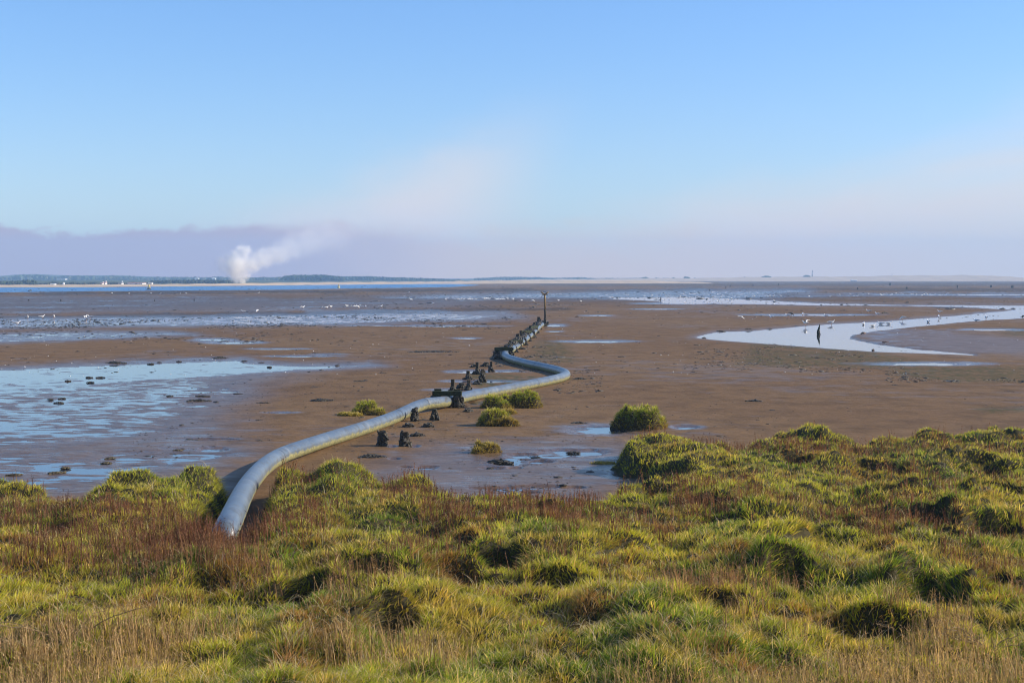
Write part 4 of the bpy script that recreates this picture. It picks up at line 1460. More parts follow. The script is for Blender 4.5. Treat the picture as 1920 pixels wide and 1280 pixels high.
# ------------------------------------------------------------------ grass tussocks standing on the mud
def tussock(px, py, hw, hpx, label, brown=0.0, seed=0, lean=0.0, dy=0.8):
    x, y = at(px, py, 0)
    x, y = float(x), float(y)
    sc = y / FPX
    rx, H = hw * sc, hpx * sc
    ry = rx * dy
    yc = y + ry
    o = empty("grass_tussock", (x, yc, 0), label, "tussock", "grass tussocks standing on the mud")
    mh = max(H - 0.09, H * 0.55)
    nr_, nt = 14, 44
    sr = random.Random(seed * 7 + 1)
    lobes = [(sr.uniform(-.12, .12), 0.0, 0.66, 1.0)] + [(sr.uniform(-.62, .62), sr.uniform(-.6, .3), sr.uniform(.28, .46), sr.uniform(.45, 1.1)) for _ in range(6)]

    def top(u, v):
        """height of the eroded turf block at u, v in -1..1"""
        u = np.asarray(u, float)
        v = np.asarray(v, float)
        z = np.zeros(u.shape)
        for (a, b, r_, k) in lobes:
            q = np.hypot(u - a, v - b) / r_ + 0.34 * fbm(u * 2.4 + seed, v * 2.4, 3, 181)
            z = np.maximum(z, k * (1 - sstep(q, 0.55, 1.12)))
        return mh * z * (1 + 0.5 * fbm(u * 2.8 + seed, v * 2.8, 3, 183))
    g = np.linspace(-1.15, 1.15, 40)
    GU, GV = np.meshgrid(g, g)
    Z = top(GU, GV) - 0.03
    V = np.stack([(GU * rx).ravel(), (GV * ry).ravel(), Z.ravel()], 1)
    ix = np.arange(1600).reshape(40, 40)
    F = np.stack([ix[:-1, :-1], ix[:-1, 1:], ix[1:, 1:], ix[1:, :-1]], -1).reshape(-1, 4)
    F = F[Z.ravel()[F].max(1) > -0.02]
    new_mesh("turf_mound", V, [F], M['turf'], {'tint': np.tile(np.array([[0.060, 0.042, 0.020]]), (len(V), 1))}, True, o)
    n = int(3000 + 15000 * rx * ry)
    u, v = rng.uniform(-1.1, 1.1, n), rng.uniform(-1.1, 1.1, n)
    z = top(u, v)
    kp = z > 0.08 * mh
    u, v, z = u[kp], v[kp], z[kp]
    n = len(u)
    r, r2 = rng.uniform(0, 1, n), rng.uniform(0, 1, n)
    e_ = 0.06
    gu = (top(u + e_, v) - top(u - e_, v)) / (2 * e_ * rx)
    gv = (top(u, v + e_) - top(u, v - e_)) / (2 * e_ * ry)
    st = np.clip(np.hypot(gu, gv), 0, 3)
    k1, k2, idk, kx, ky = voronoi(u * rx * 7 + seed, v * ry * 7, 15, True)
    lx = -0.42 * gu + rng.normal(0, .38, n) + 0.6 * kx + lean
    ly = -0.42 * gv + rng.normal(0, .38, n) + 0.6 * ky
    nl = np.maximum(np.hypot(lx, ly) / 1.5, 1)
    lx, ly = lx / nl, ly / nl
    hh = (0.05 + 0.07 * r + 0.03 * ((idk % 61) / 61.)) * min(1.2, 0.55 + H) * np.where(r2 > .93, 1.5, 1)
    g = np.array((0.46, 0.45, 0.050)) * (1 - brown) + np.array((0.42, 0.28, 0.080)) * brown
    g2 = np.array((0.27, 0.33, 0.038)) * (1 - brown) + np.array((0.33, 0.24, 0.065)) * brown
    tr = ((idk % 61) / 61.)[:, None]
    Cc = (g * (1 - tr) + g2 * tr) * (0.6 + 0.8 * r[:, None])
    low = sstep(z / mh, 0.75, 0.15)[:, None]
    Cc = Cc + (np.array((0.38, 0.27, 0.085)) * (0.6 + 0.6 * r[:, None]) - Cc) * low * 0.85
    Cc = np.where(r2[:, None] > 0.88, np.array((0.55, 0.44, 0.20)) * (0.6 + 0.5 * r[:, None]), Cc)
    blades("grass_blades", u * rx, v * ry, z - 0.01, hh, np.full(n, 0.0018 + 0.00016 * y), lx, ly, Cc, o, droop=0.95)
    return o


tussock(688, 781, 35, 26, "yellow-green tussock just behind the near run of pipe", 0.1, 1)
tussock(655, 783, 24, 10, "low yellowish mat of grass joined to the left of the tussock behind the pipe", 0.6, 2)
tussock(910, 854, 28, 25, "small round brownish tussock alone beside a puddle", 0.7, 3)
tussock(925, 803, 46, 32, "largest front tussock of the cluster right of the timber frame", 0.25, 4, 0.1)
tussock(950, 803, 27, 20, "low brown skirt of grass at the right side of the front tussock", 0.85, 14)
tussock(928, 769, 37, 25, "yellow-green tussock at the back left of the cluster", 0.1, 5)
tussock(985, 768, 42, 30, "dark-fronted tussock at the back right of the cluster", 0.1, 6, 0.15)
tussock(950, 779, 18, 13, "little brown tussock in the middle of the cluster", 0.85, 7)
tussock(1213, 809, 62, 38, "tall bushy green tussock beside the bright puddle above the bank", 0.05, 8)
tussock(1130, 876, 28, 8, "low brown grass mat at the foot of the projecting bank", 0.85, 9)


# ------------------------------------------------------------------ seaweed clumps
def clump(px, py, hw, hpx, label, group, seed, m='weed'):
    x, y = at(px, py, 0.0)
    x, y = float(x), float(y)
    sc = y / FPX
    rr = random.Random(seed)
    mb = MB()
    rx = hw * sc
    ry = max(rx * 0.55, 0.08)
    H = max(hpx * sc, 0.02)
    n = int(30 + min(260, 420 * rx * (H / 0.05) ** 0.5)) + (160 if hw > 30 else 0)
    for i in range(n):
        a = rr.uniform(0, 2 * PI)
        q = rr.random() ** 0.6 * (1 + 0.25 * math.sin(3 * a + seed))
        s = rr.uniform(0.012, 0.034) * (1 + y / 160) * (0.55 if hpx < 2 and hw < 30 else 1)
        top = H * max(0.0, 1 - q * q) * (0.7 + 0.3 * math.sin(5 * a + seed))
        mb.blob((rx * q * math.cos(a), ry * q * math.sin(a), rr.random() ** 0.5 * top), (s * rr.uniform(1.0, 2.8), s * rr.uniform(1.0, 2.2), s * rr.uniform(.6, 1.1)), seed + i, 0.5, 6, 4)
    o = mb.build("seaweed_clump", M[m])
    o.location = (x, y, 0.02)
    o.rotation_euler = (0, 0, rr.uniform(-.3, .3))
    return tag(o, label, "seaweed", group)


G1 = "dark seaweed clumps round the smooth left pool"
L1 = "small dark seaweed clump lying in or beside the smooth pool at left"
G2 = "thin seaweed clumps scattered over the open mud"
L2 = "thin dark seaweed clump on the open mud between the left pool and the pipe"
G3 = "seaweed clumps along the right-hand channel"
L3 = "small dark seaweed clump on the mud along the right-hand channel"
G4 = "tan weedy lumps among the near left puddles"
L4 = "tan weed-covered lump among the rippled puddles at lower left"
CL = [(695, 860, 24, 7, "long heap of dark wrack below the pair of near stumps", None), (936, 869, 20, 6, "heap of dark wrack at the left end of a blue puddle", None), (1073, 850, 11, 1.9, "dark wrack heap in the middle of a blue puddle", None),
      (781, 820, 12, 8, "low weedy lump with a broken stump right of the near pair", None), (767, 803, 9, 9, "small weed heap under the pipe joint stump", None), (803, 803, 11, 9, "conical weed heap below the lone narrow stump", None),
      (878, 774, 7, 7, "little weed lump left of the tussock cluster", None), (865, 729, 9, 12, "rounded weed heap right of the square post behind the frame", None), (895, 722, 7, 8, "small weed heap at the right edge of the cluster of posts", None),
      (911, 689, 9, 9, "weed heap between the two farthest posts of the cluster", None), (889, 690, 7, 6, "weed heap at the foot of the tallest cluster post", None), (932, 675, 9, 9, "dark weed heap at the left foot of the far timber frame", None),
      (217, 682, 17, 3, "widest dark wrack patch on the far rim of the left pool", None), (412, 673, 14, 3.5, "dark wrack patch at the right tip of the left pool", None), (601, 753, 18, 4, "dark flat wrack patch in the middle of the mud left of the pipe", None),
      (370, 753, 18, 2.5, "long dark wrack strip at the right of the rippled puddles", None), (809, 661, 50, 1.6, "long thin line of wrack left of the far timber frame", None), (1083, 796, 12, 3.5, "dark wrack scrap left of the bright puddle", None),
      (1415, 754, 12, 3, "lone dark wrack scrap on the wide bare mud at right", None), (1087, 713, 12, 4, "wrack at the outer side of the pipe's bend", None),
      (1403, 619, 8, 2.5, "dark lump on the near tip of the channel's far bank", None), (1659, 589, 7, 4, "dark wrack tuft between gulls on the sandbank", None)]
for a in [(283, 683, 7), (299, 680.5, 4), (336, 679, 6), (458, 678, 6), (287, 663, 14), (347, 659, 7), (246, 674, 5), (15, 652, 9), (167, 708.5, 7), (188, 708.5, 9), (127, 715, 5), (170, 718, 8), (94, 750, 7), (117, 748, 7), (111, 756, 10), (491, 681, 6), (505, 689, 4), (632, 686, 3)]:
    CL.append((*a, 1.3, L1, G1))
for a in [(380, 744, 14), (445, 740, 8), (318, 744, 6), (591, 728, 10), (674, 716.5, 14), (717, 701, 9), (494, 757, 12), (715, 664.5, 7), (589, 664, 6), (761, 714, 6), (685, 715, 6), (246, 645, 6), (731, 666, 5), (976, 828, 8), (919, 880.5, 5), (385, 837, 7), (354, 826, 6), (290, 661, 4), (640, 640, 6), (760, 634, 7), (700, 630, 5), (870, 620, 5), (560, 622, 6), (505, 629, 7), (440, 621, 5), (630, 609, 6), (820, 642, 5), (845, 667, 4)]:
    CL.append((*a, 1.5, L2, G2))
for a in [(1443, 617, 4), (1350, 621.5, 9), (1325, 618, 7), (1623, 573, 6), (1590, 573.5, 4), (1582, 583, 7), (1535, 579.5, 5), (1317, 587, 4), (1708, 591, 3), (1893, 736, 12), (1678, 724, 8), (1448, 771, 5), (1352, 821, 12), (1700, 569, 6), (1745, 570, 5), (1880, 579, 5), (1840, 629, 3), (1770, 627, 3), (1320, 634, 3), (1308, 616, 3)]:
    CL.append((*a, 1.5, L3, G3))
for a in [(206, 861, 10), (107, 888, 20), (122, 879, 11), (333, 846, 10), (305, 838, 10), (30, 892, 16), (200, 870, 12)]:
    CL.append((*a, 1.7, L4, G4))
for i, (a, b, hw, hp, lab, grp) in enumerate(CL):
    hw = hw * (0.8 if grp in (G1, G4) else 1)
    clump(a, b, hw, hp, lab, grp, 900 + i * 13, 'dryweed' if grp == G4 else 'weed')

# stones
for i, (a, b, w, h, lab) in enumerate([(1619, 628, 5, 6, "angular reddish-brown stone standing in the channel"), (1660, 643.5, 7, 4.5, "flat dark and tan stone on the point of wet mud"), (1637, 657, 3, 3.4, "small dark stone on the near edge of the channel")]):
    x, y = at(a, b, 0)
    sc = float(y) / FPX
    mb = MB()
    mb.blob((0, 0, h * sc * .45), (w * sc, w * sc * .8, h * sc * .6), 60 + i, 0.25, 9, 6)
    mb.blob((w * sc * .4, 0.02, h * sc * .25), (w * sc * .6, w * sc * .5, h * sc * .4), 70 + i, 0.25, 8, 5)
    o = mb.build("stone", M['stone'])
    o.location = (float(x), float(y), -0.02)
    tag(o, lab, "stone")


def scatter_debris():
    """uncountable scraps of weed, worm casts and shells"""
    spec = [  # px0 px1 py0 py1 count size(m) density noise
        (-300, 960, 594, 617, 3000, .10, 0.9), (-300, 960, 612, 626, 260, .10, 0.5), (-300, 700, 622, 643, 320, .11, 0.6), (-300, 2200, 552, 600, 2300, .12, 0.7), (600, 1500, 546, 562, 2600, .16, 0.9),
        (-300, 2200, 536, 553, 2600, .22, 0.9), (-300, 1300, 600, 700, 700, .07, 0.5), (250, 900, 700, 860, 900, .035, 0.6), (1300, 1700, 645, 700, 900, .07, 0.95), (1660, 2200, 695, 720, 900, .06, 0.9), (1820, 2200, 766, 778, 260, .05, 0.9),
        (1130, 2200, 690, 810, 260, .035, 0.3), (660, 1180, 760, 935, 900, .028, 0.5), (930, 1050, 650, 700, 420, .09, 0.8), (700, 1100, 570, 580, 500, .14, 0.95), (1300, 2200, 560, 575, 400, .14, 0.8), (1040, 1130, 696, 740, 160, .06, .8)]
    base = []
    nu, nv = 6, 3
    for i in range(nv + 1):
        for j in range(nu):
            base.append((math.sin(PI * i / nv) * math.cos(2 * PI * j / nu), math.sin(PI * i / nv) * math.sin(2 * PI * j / nu), math.cos(PI * i / nv)))
    base = np.array(base)
    f = np.array([(i * nu + j, (i + 1) * nu + j, (i + 1) * nu + (j + 1) % nu, i * nu + (j + 1) % nu) for i in range(nv) for j in range(nu)])
    Vs, Fs = [], []
    tot = 0
    for x0, x1, y0, y1, n, s, dn in spec:
        px, py = rng.uniform(x0, x1, n * 2), rng.uniform(y0, y1, n * 2)
        X, Y = at(px, py, 0)
        k = fbm(X * 0.12, Y * 0.05, 3, 191) + 0.5 * fbm(X * 0.6, Y * 0.3, 2, 193) > (-0.5 + 0.7 * dn) * 0.5
        X, Y = X[k][:n], Y[k][:n]
        m = len(X)
        h, _, _, _ = mud_fields(*proj(X, Y, 0 * X), X, Y)
        sz = 0.62 * s * rng.lognormal(-0.35, 0.5, m)
        V = base[None] * np.stack([sz * rng.uniform(1, 2.3, m), sz * rng.uniform(.8, 1.4, m), sz * rng.uniform(.22, .5, m)], 1)[:, None, :]
        V = V * rng.uniform(0.6, 1.35, (m, len(base), 1)) + np.stack([X, Y, np.maximum(h, 0)], 1)[:, None, :]
        Vs.append(V.reshape(-1, 3))
        Fs.append((f[None] + (tot + np.arange(m) * len(base))[:, None, None]).reshape(-1, 4))
        tot += m * len(base)
    o = new_mesh("seaweed_scraps", np.vstack(Vs), [np.vstack(Fs)], M['weed'], None, False)
    tag(o, "innumerable dark scraps of seaweed and worm casts strewn over the mud", "seaweed", kind='stuff')
    # pale shells
    n = 350
    px = rng.uniform(-200, 2100, n)
    py = 575 + 130 * rng.uniform(0, 1, n) ** 1.3
    X, Y = at(px, py, 0)
    h, _, _, _ = mud_fields(px, py, X, Y)
    sz = 0.021 * rng.lognormal(0, .3, n)
    V = base[None] * np.stack([sz, sz, sz * .6], 1)[:, None, :] + np.stack([X, Y, np.maximum(h, 0) + .01], 1)[:, None, :]
    F = (f[None] + (np.arange(n) * len(base))[:, None, None]).reshape(-1, 4)
    o = new_mesh("shells", V.reshape(-1, 3), [F], M['gull_white'], None, False)
    tag(o, "tiny pale shells dotted over the mud", "shells", kind='stuff')


scatter_debris()


# ------------------------------------------------------------------ gulls
def loft(mb, rings, k=10):
    V, F = [], []
    for (x, z, ry, rz) in rings:
        for j in range(k):
            a = 2 * PI * j / k
            V.append((x, ry * math.cos(a), z + rz * math.sin(a)))
    n = len(rings)
    for i in range(n - 1):
        for j in range(k):
            F.append((i * k + j, i * k + (j + 1) % k, (i + 1) * k + (j + 1) % k, (i + 1) * k + j))
    F.append(tuple(range(k)))
    F.append(tuple((n - 1) * k + j for j in range(k - 1, -1, -1)))
    mb.add(V, F)


def gull_protos():
    P = {}
    body = MB()
    loft(body, [(-.235, .215, .020, .006), (-.19, .212, .030, .012), (-.13, .205, .045, .032), (-.06, .195, .062, .054), (.01, .192, .068, .064), (.07, .205, .058, .058), (.11, .235, .040, .044), (.135, .275, .030, .034),
                (.155, .300, .031, .032), (.178, .304, .026, .026), (.198, .299, .014, .014), (.206, .296, .005, .005)])
    P['body'] = body
    low = MB()     # feeding: head down
    loft(low, [(-.235, .245, .020, .006), (-.19, .235, .030, .012), (-.13, .220, .045, .034), (-.06, .200, .062, .056), (.01, .182, .068, .064), (.07, .165, .055, .054), (.12, .135, .038, .038), (.155, .105, .030, .030),
               (.18, .085, .030, .030), (.200, .070, .022, .022), (.215, .058, .010, .010)])
    P['low'] = low
    for s, nm in ((1, 'wing_l'), (-1, 'wing_r')):
        w = MB()
        loft(w, [(-.27, .222, .006, .006), (-.20, .220, .016, .022), (-.11, .220, .018, .040), (-.02, .220, .016, .045), (.05, .225, .008, .030), (.075, .232, .003, .010)], 8)
        w.V[0] = w.V[0] + np.array([0, s * .052, 0])
        P[nm] = w
    b = MB()
    loft(b, [(.200, .298, .008, .009), (.225, .293, .006, .007), (.246, .286, .002, .003)], 6)
    P['bill'] = b
    for s, nm in ((1, 'leg_l'), (-1, 'leg_r')):
        l = MB()
        l.tube([(.0, s * .028, .15), (.004, s * .028, .08), (-.004, s * .028, .01)], [.010, .007, .007], 6)
        l.add([(-.01, s * .028, .008), (.055, s * .028 + .022, .004), (.062, s * .028, .004), (.055, s * .028 - .022, .004)], [(0, 1, 2, 3)])
        P[nm] = l
    # spread wings
    for s, nm in ((1, 'spread_l'), (-1, 'spread_r')):
        V, F = [], []
        for i, (q, up, ch, back) in enumerate([(0, 0, .075, 0), (.12, .06, .08, .0), (.26, .10, .065, -.03), (.40, .11, .045, -.10), (.50, .09, .012, -.20)]):
            for (cx, cz) in ((ch, 0), (0, .010), (-ch, 0), (0, -.008)):
                V.append((.0 + cx + back, s * (.04 + q), .235 + up + cz))
        for i in range(4):
            for j in range(4):
                F.append((i * 4 + j, i * 4 + (j + 1) % 4, (i + 1) * 4 + (j + 1) % 4, (i + 1) * 4 + j))
        F += [(0, 1, 2, 3), (16, 17, 18, 19)]
        w = MB()
        w.add(V, F)
        P[nm] = w
    return {k: (np.vstack(v.V), v.F) for k, v in P.items()}


GP = gull_protos()


def me_of(name, key, mt):
    me = bpy.data.meshes.new(name)
    V, F = GP[key]
    me.from_pydata([tuple(v) for v in V], [], F)
    me.update()
    me.polygons.foreach_set('use_smooth', np.ones(len(me.polygons), bool))
    me.materials.append(M[mt])
    return me


GM = {'body': me_of('gull_body', 'body', 'gull_white'), 'low': me_of('gull_body_low', 'low', 'gull_white'), 'wl': me_of('wing', 'wing_l', 'gull_grey'), 'wr': me_of('wing', 'wing_r', 'gull_grey'),
      'bill': me_of('bill', 'bill', 'bill'), 'll': me_of('leg', 'leg_l', 'leg'), 'lr': me_of('leg', 'leg_r', 'leg'), 'sl': me_of('wing', 'spread_l', 'gull_white'), 'sr': me_of('wing', 'spread_r', 'gull_white'),
      'cbody': me_of('crow_body', 'low', 'black_feather'), 'cwl': me_of('wing', 'wing_l', 'black_feather'), 'cwr': me_of('wing', 'wing_r', 'black_feather')}


def gull(px, py, label, group, pose='stand', face=None, size=1.45, water=False, parts=True):
    x, y = at(px, py, 0)
    x, y = float(x), float(y)
    key = {'stand': 'body', 'swim': 'body', 'feed': 'low', 'spread': 'body', 'crow': 'cbody'}[pose]
    nm = "crow" if pose == 'crow' else "gull"
    o = bpy.data.objects.new(nm, GM[key])
    col.objects.link(o)
    z = 0.03
    if pose == 'swim':
        z = -0.135 * size
    elif water:
        z = -0.05
    o.location = (x, y, z)
    if face is None:
        face = random.choice([0, PI]) + random.uniform(-.7, .7)
    o.rotation_euler = (0, 0, face)
    o.scale = (size, size, size)
    tag(o, label, "crow" if pose == 'crow' else "gull", group)

    def kid(n, k):
        c = bpy.data.objects.new(n, GM[k])
        col.objects.link(c)
        c.parent = o
    if parts:
        if pose == 'crow':
            kid("wing", 'cwl')
            kid("wing", 'cwr')
        elif pose == 'spread':
            kid("wing", 'sl')
            kid("wing", 'sr')
        else:
            kid("wing", 'wl')
            kid("wing", 'wr')
        if pose in ('stand', 'spread', 'swim'):
            kid("bill", 'bill')
    if pose != 'swim' and parts:
        kid("leg", 'll')
        kid("leg", 'lr')
    return o


GN = "gulls beside the right-hand channel"
for a in [
    (1390, 600, "gull crouched low on the brown sandbank, leftmost of the channel gulls", 'feed', 0.2), (1446, 600, "gull standing head down just left of the thin bright puddle", 'stand', 2.2), (1477, 597, "gull standing beside a black crow on the thin puddle", 'stand', 2.6),
    (1505, 595, "left one of two gulls standing close together on the thin puddle", 'stand', 1.4), (1510, 596, "right one of two gulls close together on the thin puddle", 'stand', 2.7), (1548, 598, "upright gull at the middle of the thin puddle", 'stand', 2.0),
    (1510, 612, "gull with half-opened wings at the channel's far edge left of the green stake", 'spread', 2.8), (1559, 609, "gull standing in shallow water right of the green stake", 'stand', 0.1), (1619, 609, "small gull wading at the left of the swimmers", 'swim', 1.2),
    (1637, 612, "gull bathing just nearer than the other swimmers", 'swim', 0.4), (1651, 608, "left one of the pair of swimming gulls in mid channel", 'swim', 3.0), (1667, 608, "right one of the pair of swimming gulls in mid channel", 'swim', 0.1),
    (1692, 601, "grey gull resting low on the far waterline", 'feed', 3.1), (1740, 604, "gull swimming upright with its reflection below", 'swim', 1.6), (1760, 598, "gull wading with raised neck near a row of small stones", 'stand', 1.3),
    (1762, 588, "gull standing on the sandbank just above the wading one", 'stand', 2.7), (1830, 602, "gull floating left of the tall wader at far right", 'swim', 2.4), (1849, 599, "tall upright gull wading at the right of the channel", 'stand', 1.5),
    (1628, 588, "gull walking on the sandbank, upper left of a pair", 'stand', 2.6), (1645, 594, "gull walking on the sandbank, lower right of a pair", 'stand', 2.4)]:
    gull(a[0], a[1], a[2], GN, a[3], a[4], water=('wading' in a[2] or 'shallow' in a[2]))
gull(1484, 593, "black crow flapping among the gulls on the thin puddle", None, 'crow', 0.5, 1.6)
gull(1918, 598, "dark bird on the mud at the right edge of the picture", None, 'crow', 1.5, 1.3)

FAR = {
    "white gulls in the long flock left of the marker pole": ("white gull in the long line of gulls on the mud left of the marker pole", [(640 + zx / 3, 480 + zy / 3 + 1) for zx, zy in [(632, 246), (640, 247), (650, 246), (662, 247), (672, 248), (680, 245), (688, 248), (716, 247), (724, 248), (735, 247), (745, 245), (755, 246), (764, 244), (800, 243), (806, 245), (814, 243), (822, 244), (829, 245), (836, 241), (867, 246), (872, 248), (880, 247), (886, 245), (893, 247), (905, 248), (915, 249), (935, 245), (965, 244), (966, 249), (588, 249)]]),
    "white gulls in the loose group on the left mud": ("white gull in the loose group on the grey mud at left of centre", [(640 + zx / 3, 480 + zy / 3 + 1) for zx, zy in [(30, 290), (52, 290), (65, 290), (80, 293), (95, 293), (112, 292), (138, 292), (180, 289), (222, 290), (228, 294)]] + [(563, 579), (568, 580), (603, 580), (613, 580), (620, 579), (456, 588), (482, 586)]),
    "white gulls standing in the far left pool": ("white gull standing in the weedy shallow pool at far left", [(52, 599), (79, 598.5), (101, 598.5), (161, 599), (169, 600), (162, 604), (32, 612)]),
    "tiny white gulls along the left tide line": ("tiny white gull on the dark mud below the blue estuary", [(210, 551), (242, 552), (283, 551), (301, 552), (338, 552.5), (349, 551.5), (485, 551), (767, 549)]),
    "white gulls scattered round the marker pole": ("white gull on the mud scattered close to the marker pole's top half", [(770, 564), (772, 565), (758, 558), (811, 572), (978, 565.5), (1000, 566.5), (1027, 562), (1047, 566), (1089, 567), (1188, 566), (1153, 546)]),
    "white gulls at the shallow pools right of centre": ("white gull at the shining shallow pools right of the marker pole", [(1200 + zx / 4.8, 500 + zy / 4.8 + 1) for zx, zy in [(412, 300), (500, 318), (578, 325), (402, 332), (690, 322), (706, 328), (790, 306), (820, 292), (205, 300), (265, 308), (1205, 314), (1200, 270), (1265, 266), (1168, 268), (360, 268), (150, 272), (105, 268), (40, 274), (1030, 268), (720, 300), (478, 306), (1130, 270)]]),
    "white gulls along the upper right sandbank": ("white gull in the flock strung along the upper right sandbank", [(1280 + zx / 3, 480 + zy / 3 + 1) for zx, zy in [(883, 219), (942, 217), (964, 230), (982, 230), (1045, 216), (1014, 219), (1112, 218), (1118, 223), (1130, 219), (1136, 219), (1150, 216), (1172, 225), (1178, 218), (1200, 214), (1213, 215), (1228, 214), (1240, 216), (1285, 217), (1295, 217), (1315, 215), (1358, 219), (1370, 213), (1377, 217), (1392, 216), (1420, 217), (1485, 216), (1495, 213), (1552, 219), (710, 230), (830, 232), (1312, 225), (1345, 225), (1455, 224), (1520, 225)]]),
}
for grp, (lab, pts) in FAR.items():
    for (a, b) in pts:
        gull(a, b, lab, grp, random.choice(['stand', 'stand', 'feed']), parts=b > 575, size=random.uniform(1.15, 1.45), face=random.uniform(0, 2 * PI) if b > 575 else None)


# ------------------------------------------------------------------ buoys and buildings on the far shore
def place(px, py, Y):
    x, y, z = atd(px, py, Y)
    return Vector((x, y, z)), Y / FPX


def buoy(px, py, hpx, wpx, label, m1, m2):
    x, y = at(px, py, 0)
    y = float(y)
    sc = y / FPX
    o = empty("buoy", (float(x), y, 0), label, "buoy")
    h, w = hpx * sc, wpx * sc
    mb = MB()
    mb.tube([(0, 0, -.1), (0, 0, h * .1), (0, 0, h * .32), (0, 0, h * .36)], [w * .4, w * .5, w * .5, w * .3], 14)
    mb.build("float", M[m1], o, True)
    mb = MB()
    for k in range(4):
        a = PI / 4 + k * PI / 2
        mb.tube([(w * .38 * math.cos(a), w * .38 * math.sin(a), h * .34), (w * .12 * math.cos(a), w * .12 * math.sin(a), h * .85)], w * .07, 6)
    mb.tube([(0, 0, h * .55), (0, 0, h * .9)], [w * .22, w * .16], 8)
    mb.build("lattice_tower", M[m2], o)
    mb = MB()
    mb.blob((0, 0, h * .94), (w * .14, w * .14, h * .08), 3, 0.0, 8, 6)
    mb.build("lamp", M[m2], o, True)


buoy(279.5, 543.2, 10, 7, "dark channel buoy with a pale tower floating in the blue estuary", 'navy_paint', 'yellow_paint')
buoy(635, 540.0, 7, 5, "small pale yellow buoy in the estuary right of the smoke", 'yellow_paint', 'yellow_paint')
buoy(1804, 524.0, 5, 3.4, "tiny red buoy against the far dunes at right", 'red_paint', 'red_paint')


def house(px0, px1, pyb, hw_px, roof_px, Y, label, roof='grey_roof', name="house", win=3, cat="house", group=None, chim=True):
    """gabled building: walls, roof (> chimney), windows, door"""
    p, sc = place((px0 + px1) / 2, pyb, Y)
    w = (px1 - px0) * sc
    dpt = max(4.0, min(w, 8))
    h, rh = hw_px * sc, roof_px * sc
    o = empty(name, p, label, cat, group)
    mb = MB()
    mb.box((0, dpt / 2, h / 2 - .4), (w, dpt, h + .8))
    mb.build("wall", M['white_paint'], o)
    mb = MB()
    e = .25
    V = [(-w / 2 - e, -e, h + .003), (w / 2 + e, -e, h + .003), (w / 2 + e, dpt + e, h + .003), (-w / 2 - e, dpt + e, h + .003), (-w / 2 - e, dpt / 2, h + rh), (w / 2 + e, dpt / 2, h + rh)]
    mb.add(V, [(0, 1, 5, 4), (2, 3, 4, 5), (1, 2, 5), (3, 0, 4), (3, 2, 1, 0)])
    rf = mb.build("roof", M[roof], o)
    if chim:
        mb = MB()
        mb.box((w * .35, dpt / 2, h + rh), (.6, .6, 1.2))
        mb.build("chimney", M['white_paint'], rf)
    for k in range(win):
        mb = MB()
        mb.box(((k + .5) / win * w - w / 2, -0.03, h * .55), (min(.9, w / win * .4), .06, h * .35))
        mb.build("window", M['dark_window'], o)
    mb = MB()
    mb.box((w * .08 if win % 2 == 0 else w / max(win, 1) * .5, -0.03, min(h * .4, 1.0)), (.8, .06, min(h * .75, 1.9)))
    mb.build("door", M['navy_paint'], o)


house(239, 267, 532.4, 2.0, 0.9, 760, "long low pale building with a pink roof on the far shore", 'pink_roof', "long_shed", 8, "building", chim=False)
house(278, 283.5, 532.2, 1.9, 0.5, 760, "small white box-shaped building right of the long one", 'white_paint', "white_hut", 1, "hut", chim=False)
house(187, 191, 533.0, 1.6, 1.2, 740, "left one of two small pink-roofed houses on the far shore", 'pink_roof', win=2)
house(192, 197, 532.6, 2.6, 1.6, 750, "right and taller one of two small pink-roofed houses on the far shore", 'pink_roof', win=2)
house(222, 228, 532.2, 1.8, 1.6, 750, "white gabled house between the two pink-roofed houses and the long building", 'grey_roof', win=2)
house(94, 101, 533.4, 1.0, 0.8, 720, "low white hut left of the white dome", 'white_paint', "white_hut", 2, "hut", chim=False)
house(365, 372, 523.2, 1.0, 1.0, 1560, "white farm building on the skyline left of the smoke, left one of two", 'white_paint', "farm_building", 2, "farm building", chim=False)
house(397, 404, 522.8, 1.0, 1.0, 1560, "white farm building on the skyline left of the smoke, right one of two", 'white_paint', "farm_building", 2, "farm building", chim=False)
house(152, 159, 527.4, .8, .8, 1500, "small pale house on the wooded hillside above the pair", 'grey_roof', win=1)
house(106, 122, 523.2, .6, .8, 1600, "long pale roof among the hillside trees above the dome", 'grey_roof', "farm_building", 3, "farm building", chim=False)
house(1597, 1607, 526.0, .9, .6, 1450, "tiny white hut on the far sand right of the lighthouse", 'white_paint', "white_hut", 2, "hut", chim=False)

p, sc = place(119.3, 533.2, 720)
o = empty("domed_building", p, "round white domed building on the far shore", "building")
mb = MB()
mb.tube([(0, 0, -.4), (0, 0, 1.6 * sc)], 2.2 * sc, 18)
mb.build("wall", M['white_paint'], o, True)
mb = MB()
r_ = 2.2 * sc
mb.tube([(0, 0, 1.6 * sc + .003 + r_ * 1.05 * math.sin(t * PI / 12)) for t in range(6)], [r_ * .99 * math.cos(t * PI / 12) for t in range(6)], 18)
mb.build("dome", M['white_paint'], o, True)

p, sc = place(41, 528, 1400)
o = empty("mast", p, "thin pale mast rising above the trees at far left", "mast")
mb = MB()
mb.tube([(0, 0, -1), (0, 0, 9 * sc)], [.4, .25], 6)
mb.build("mast_pole", M['gull_grey'], o)

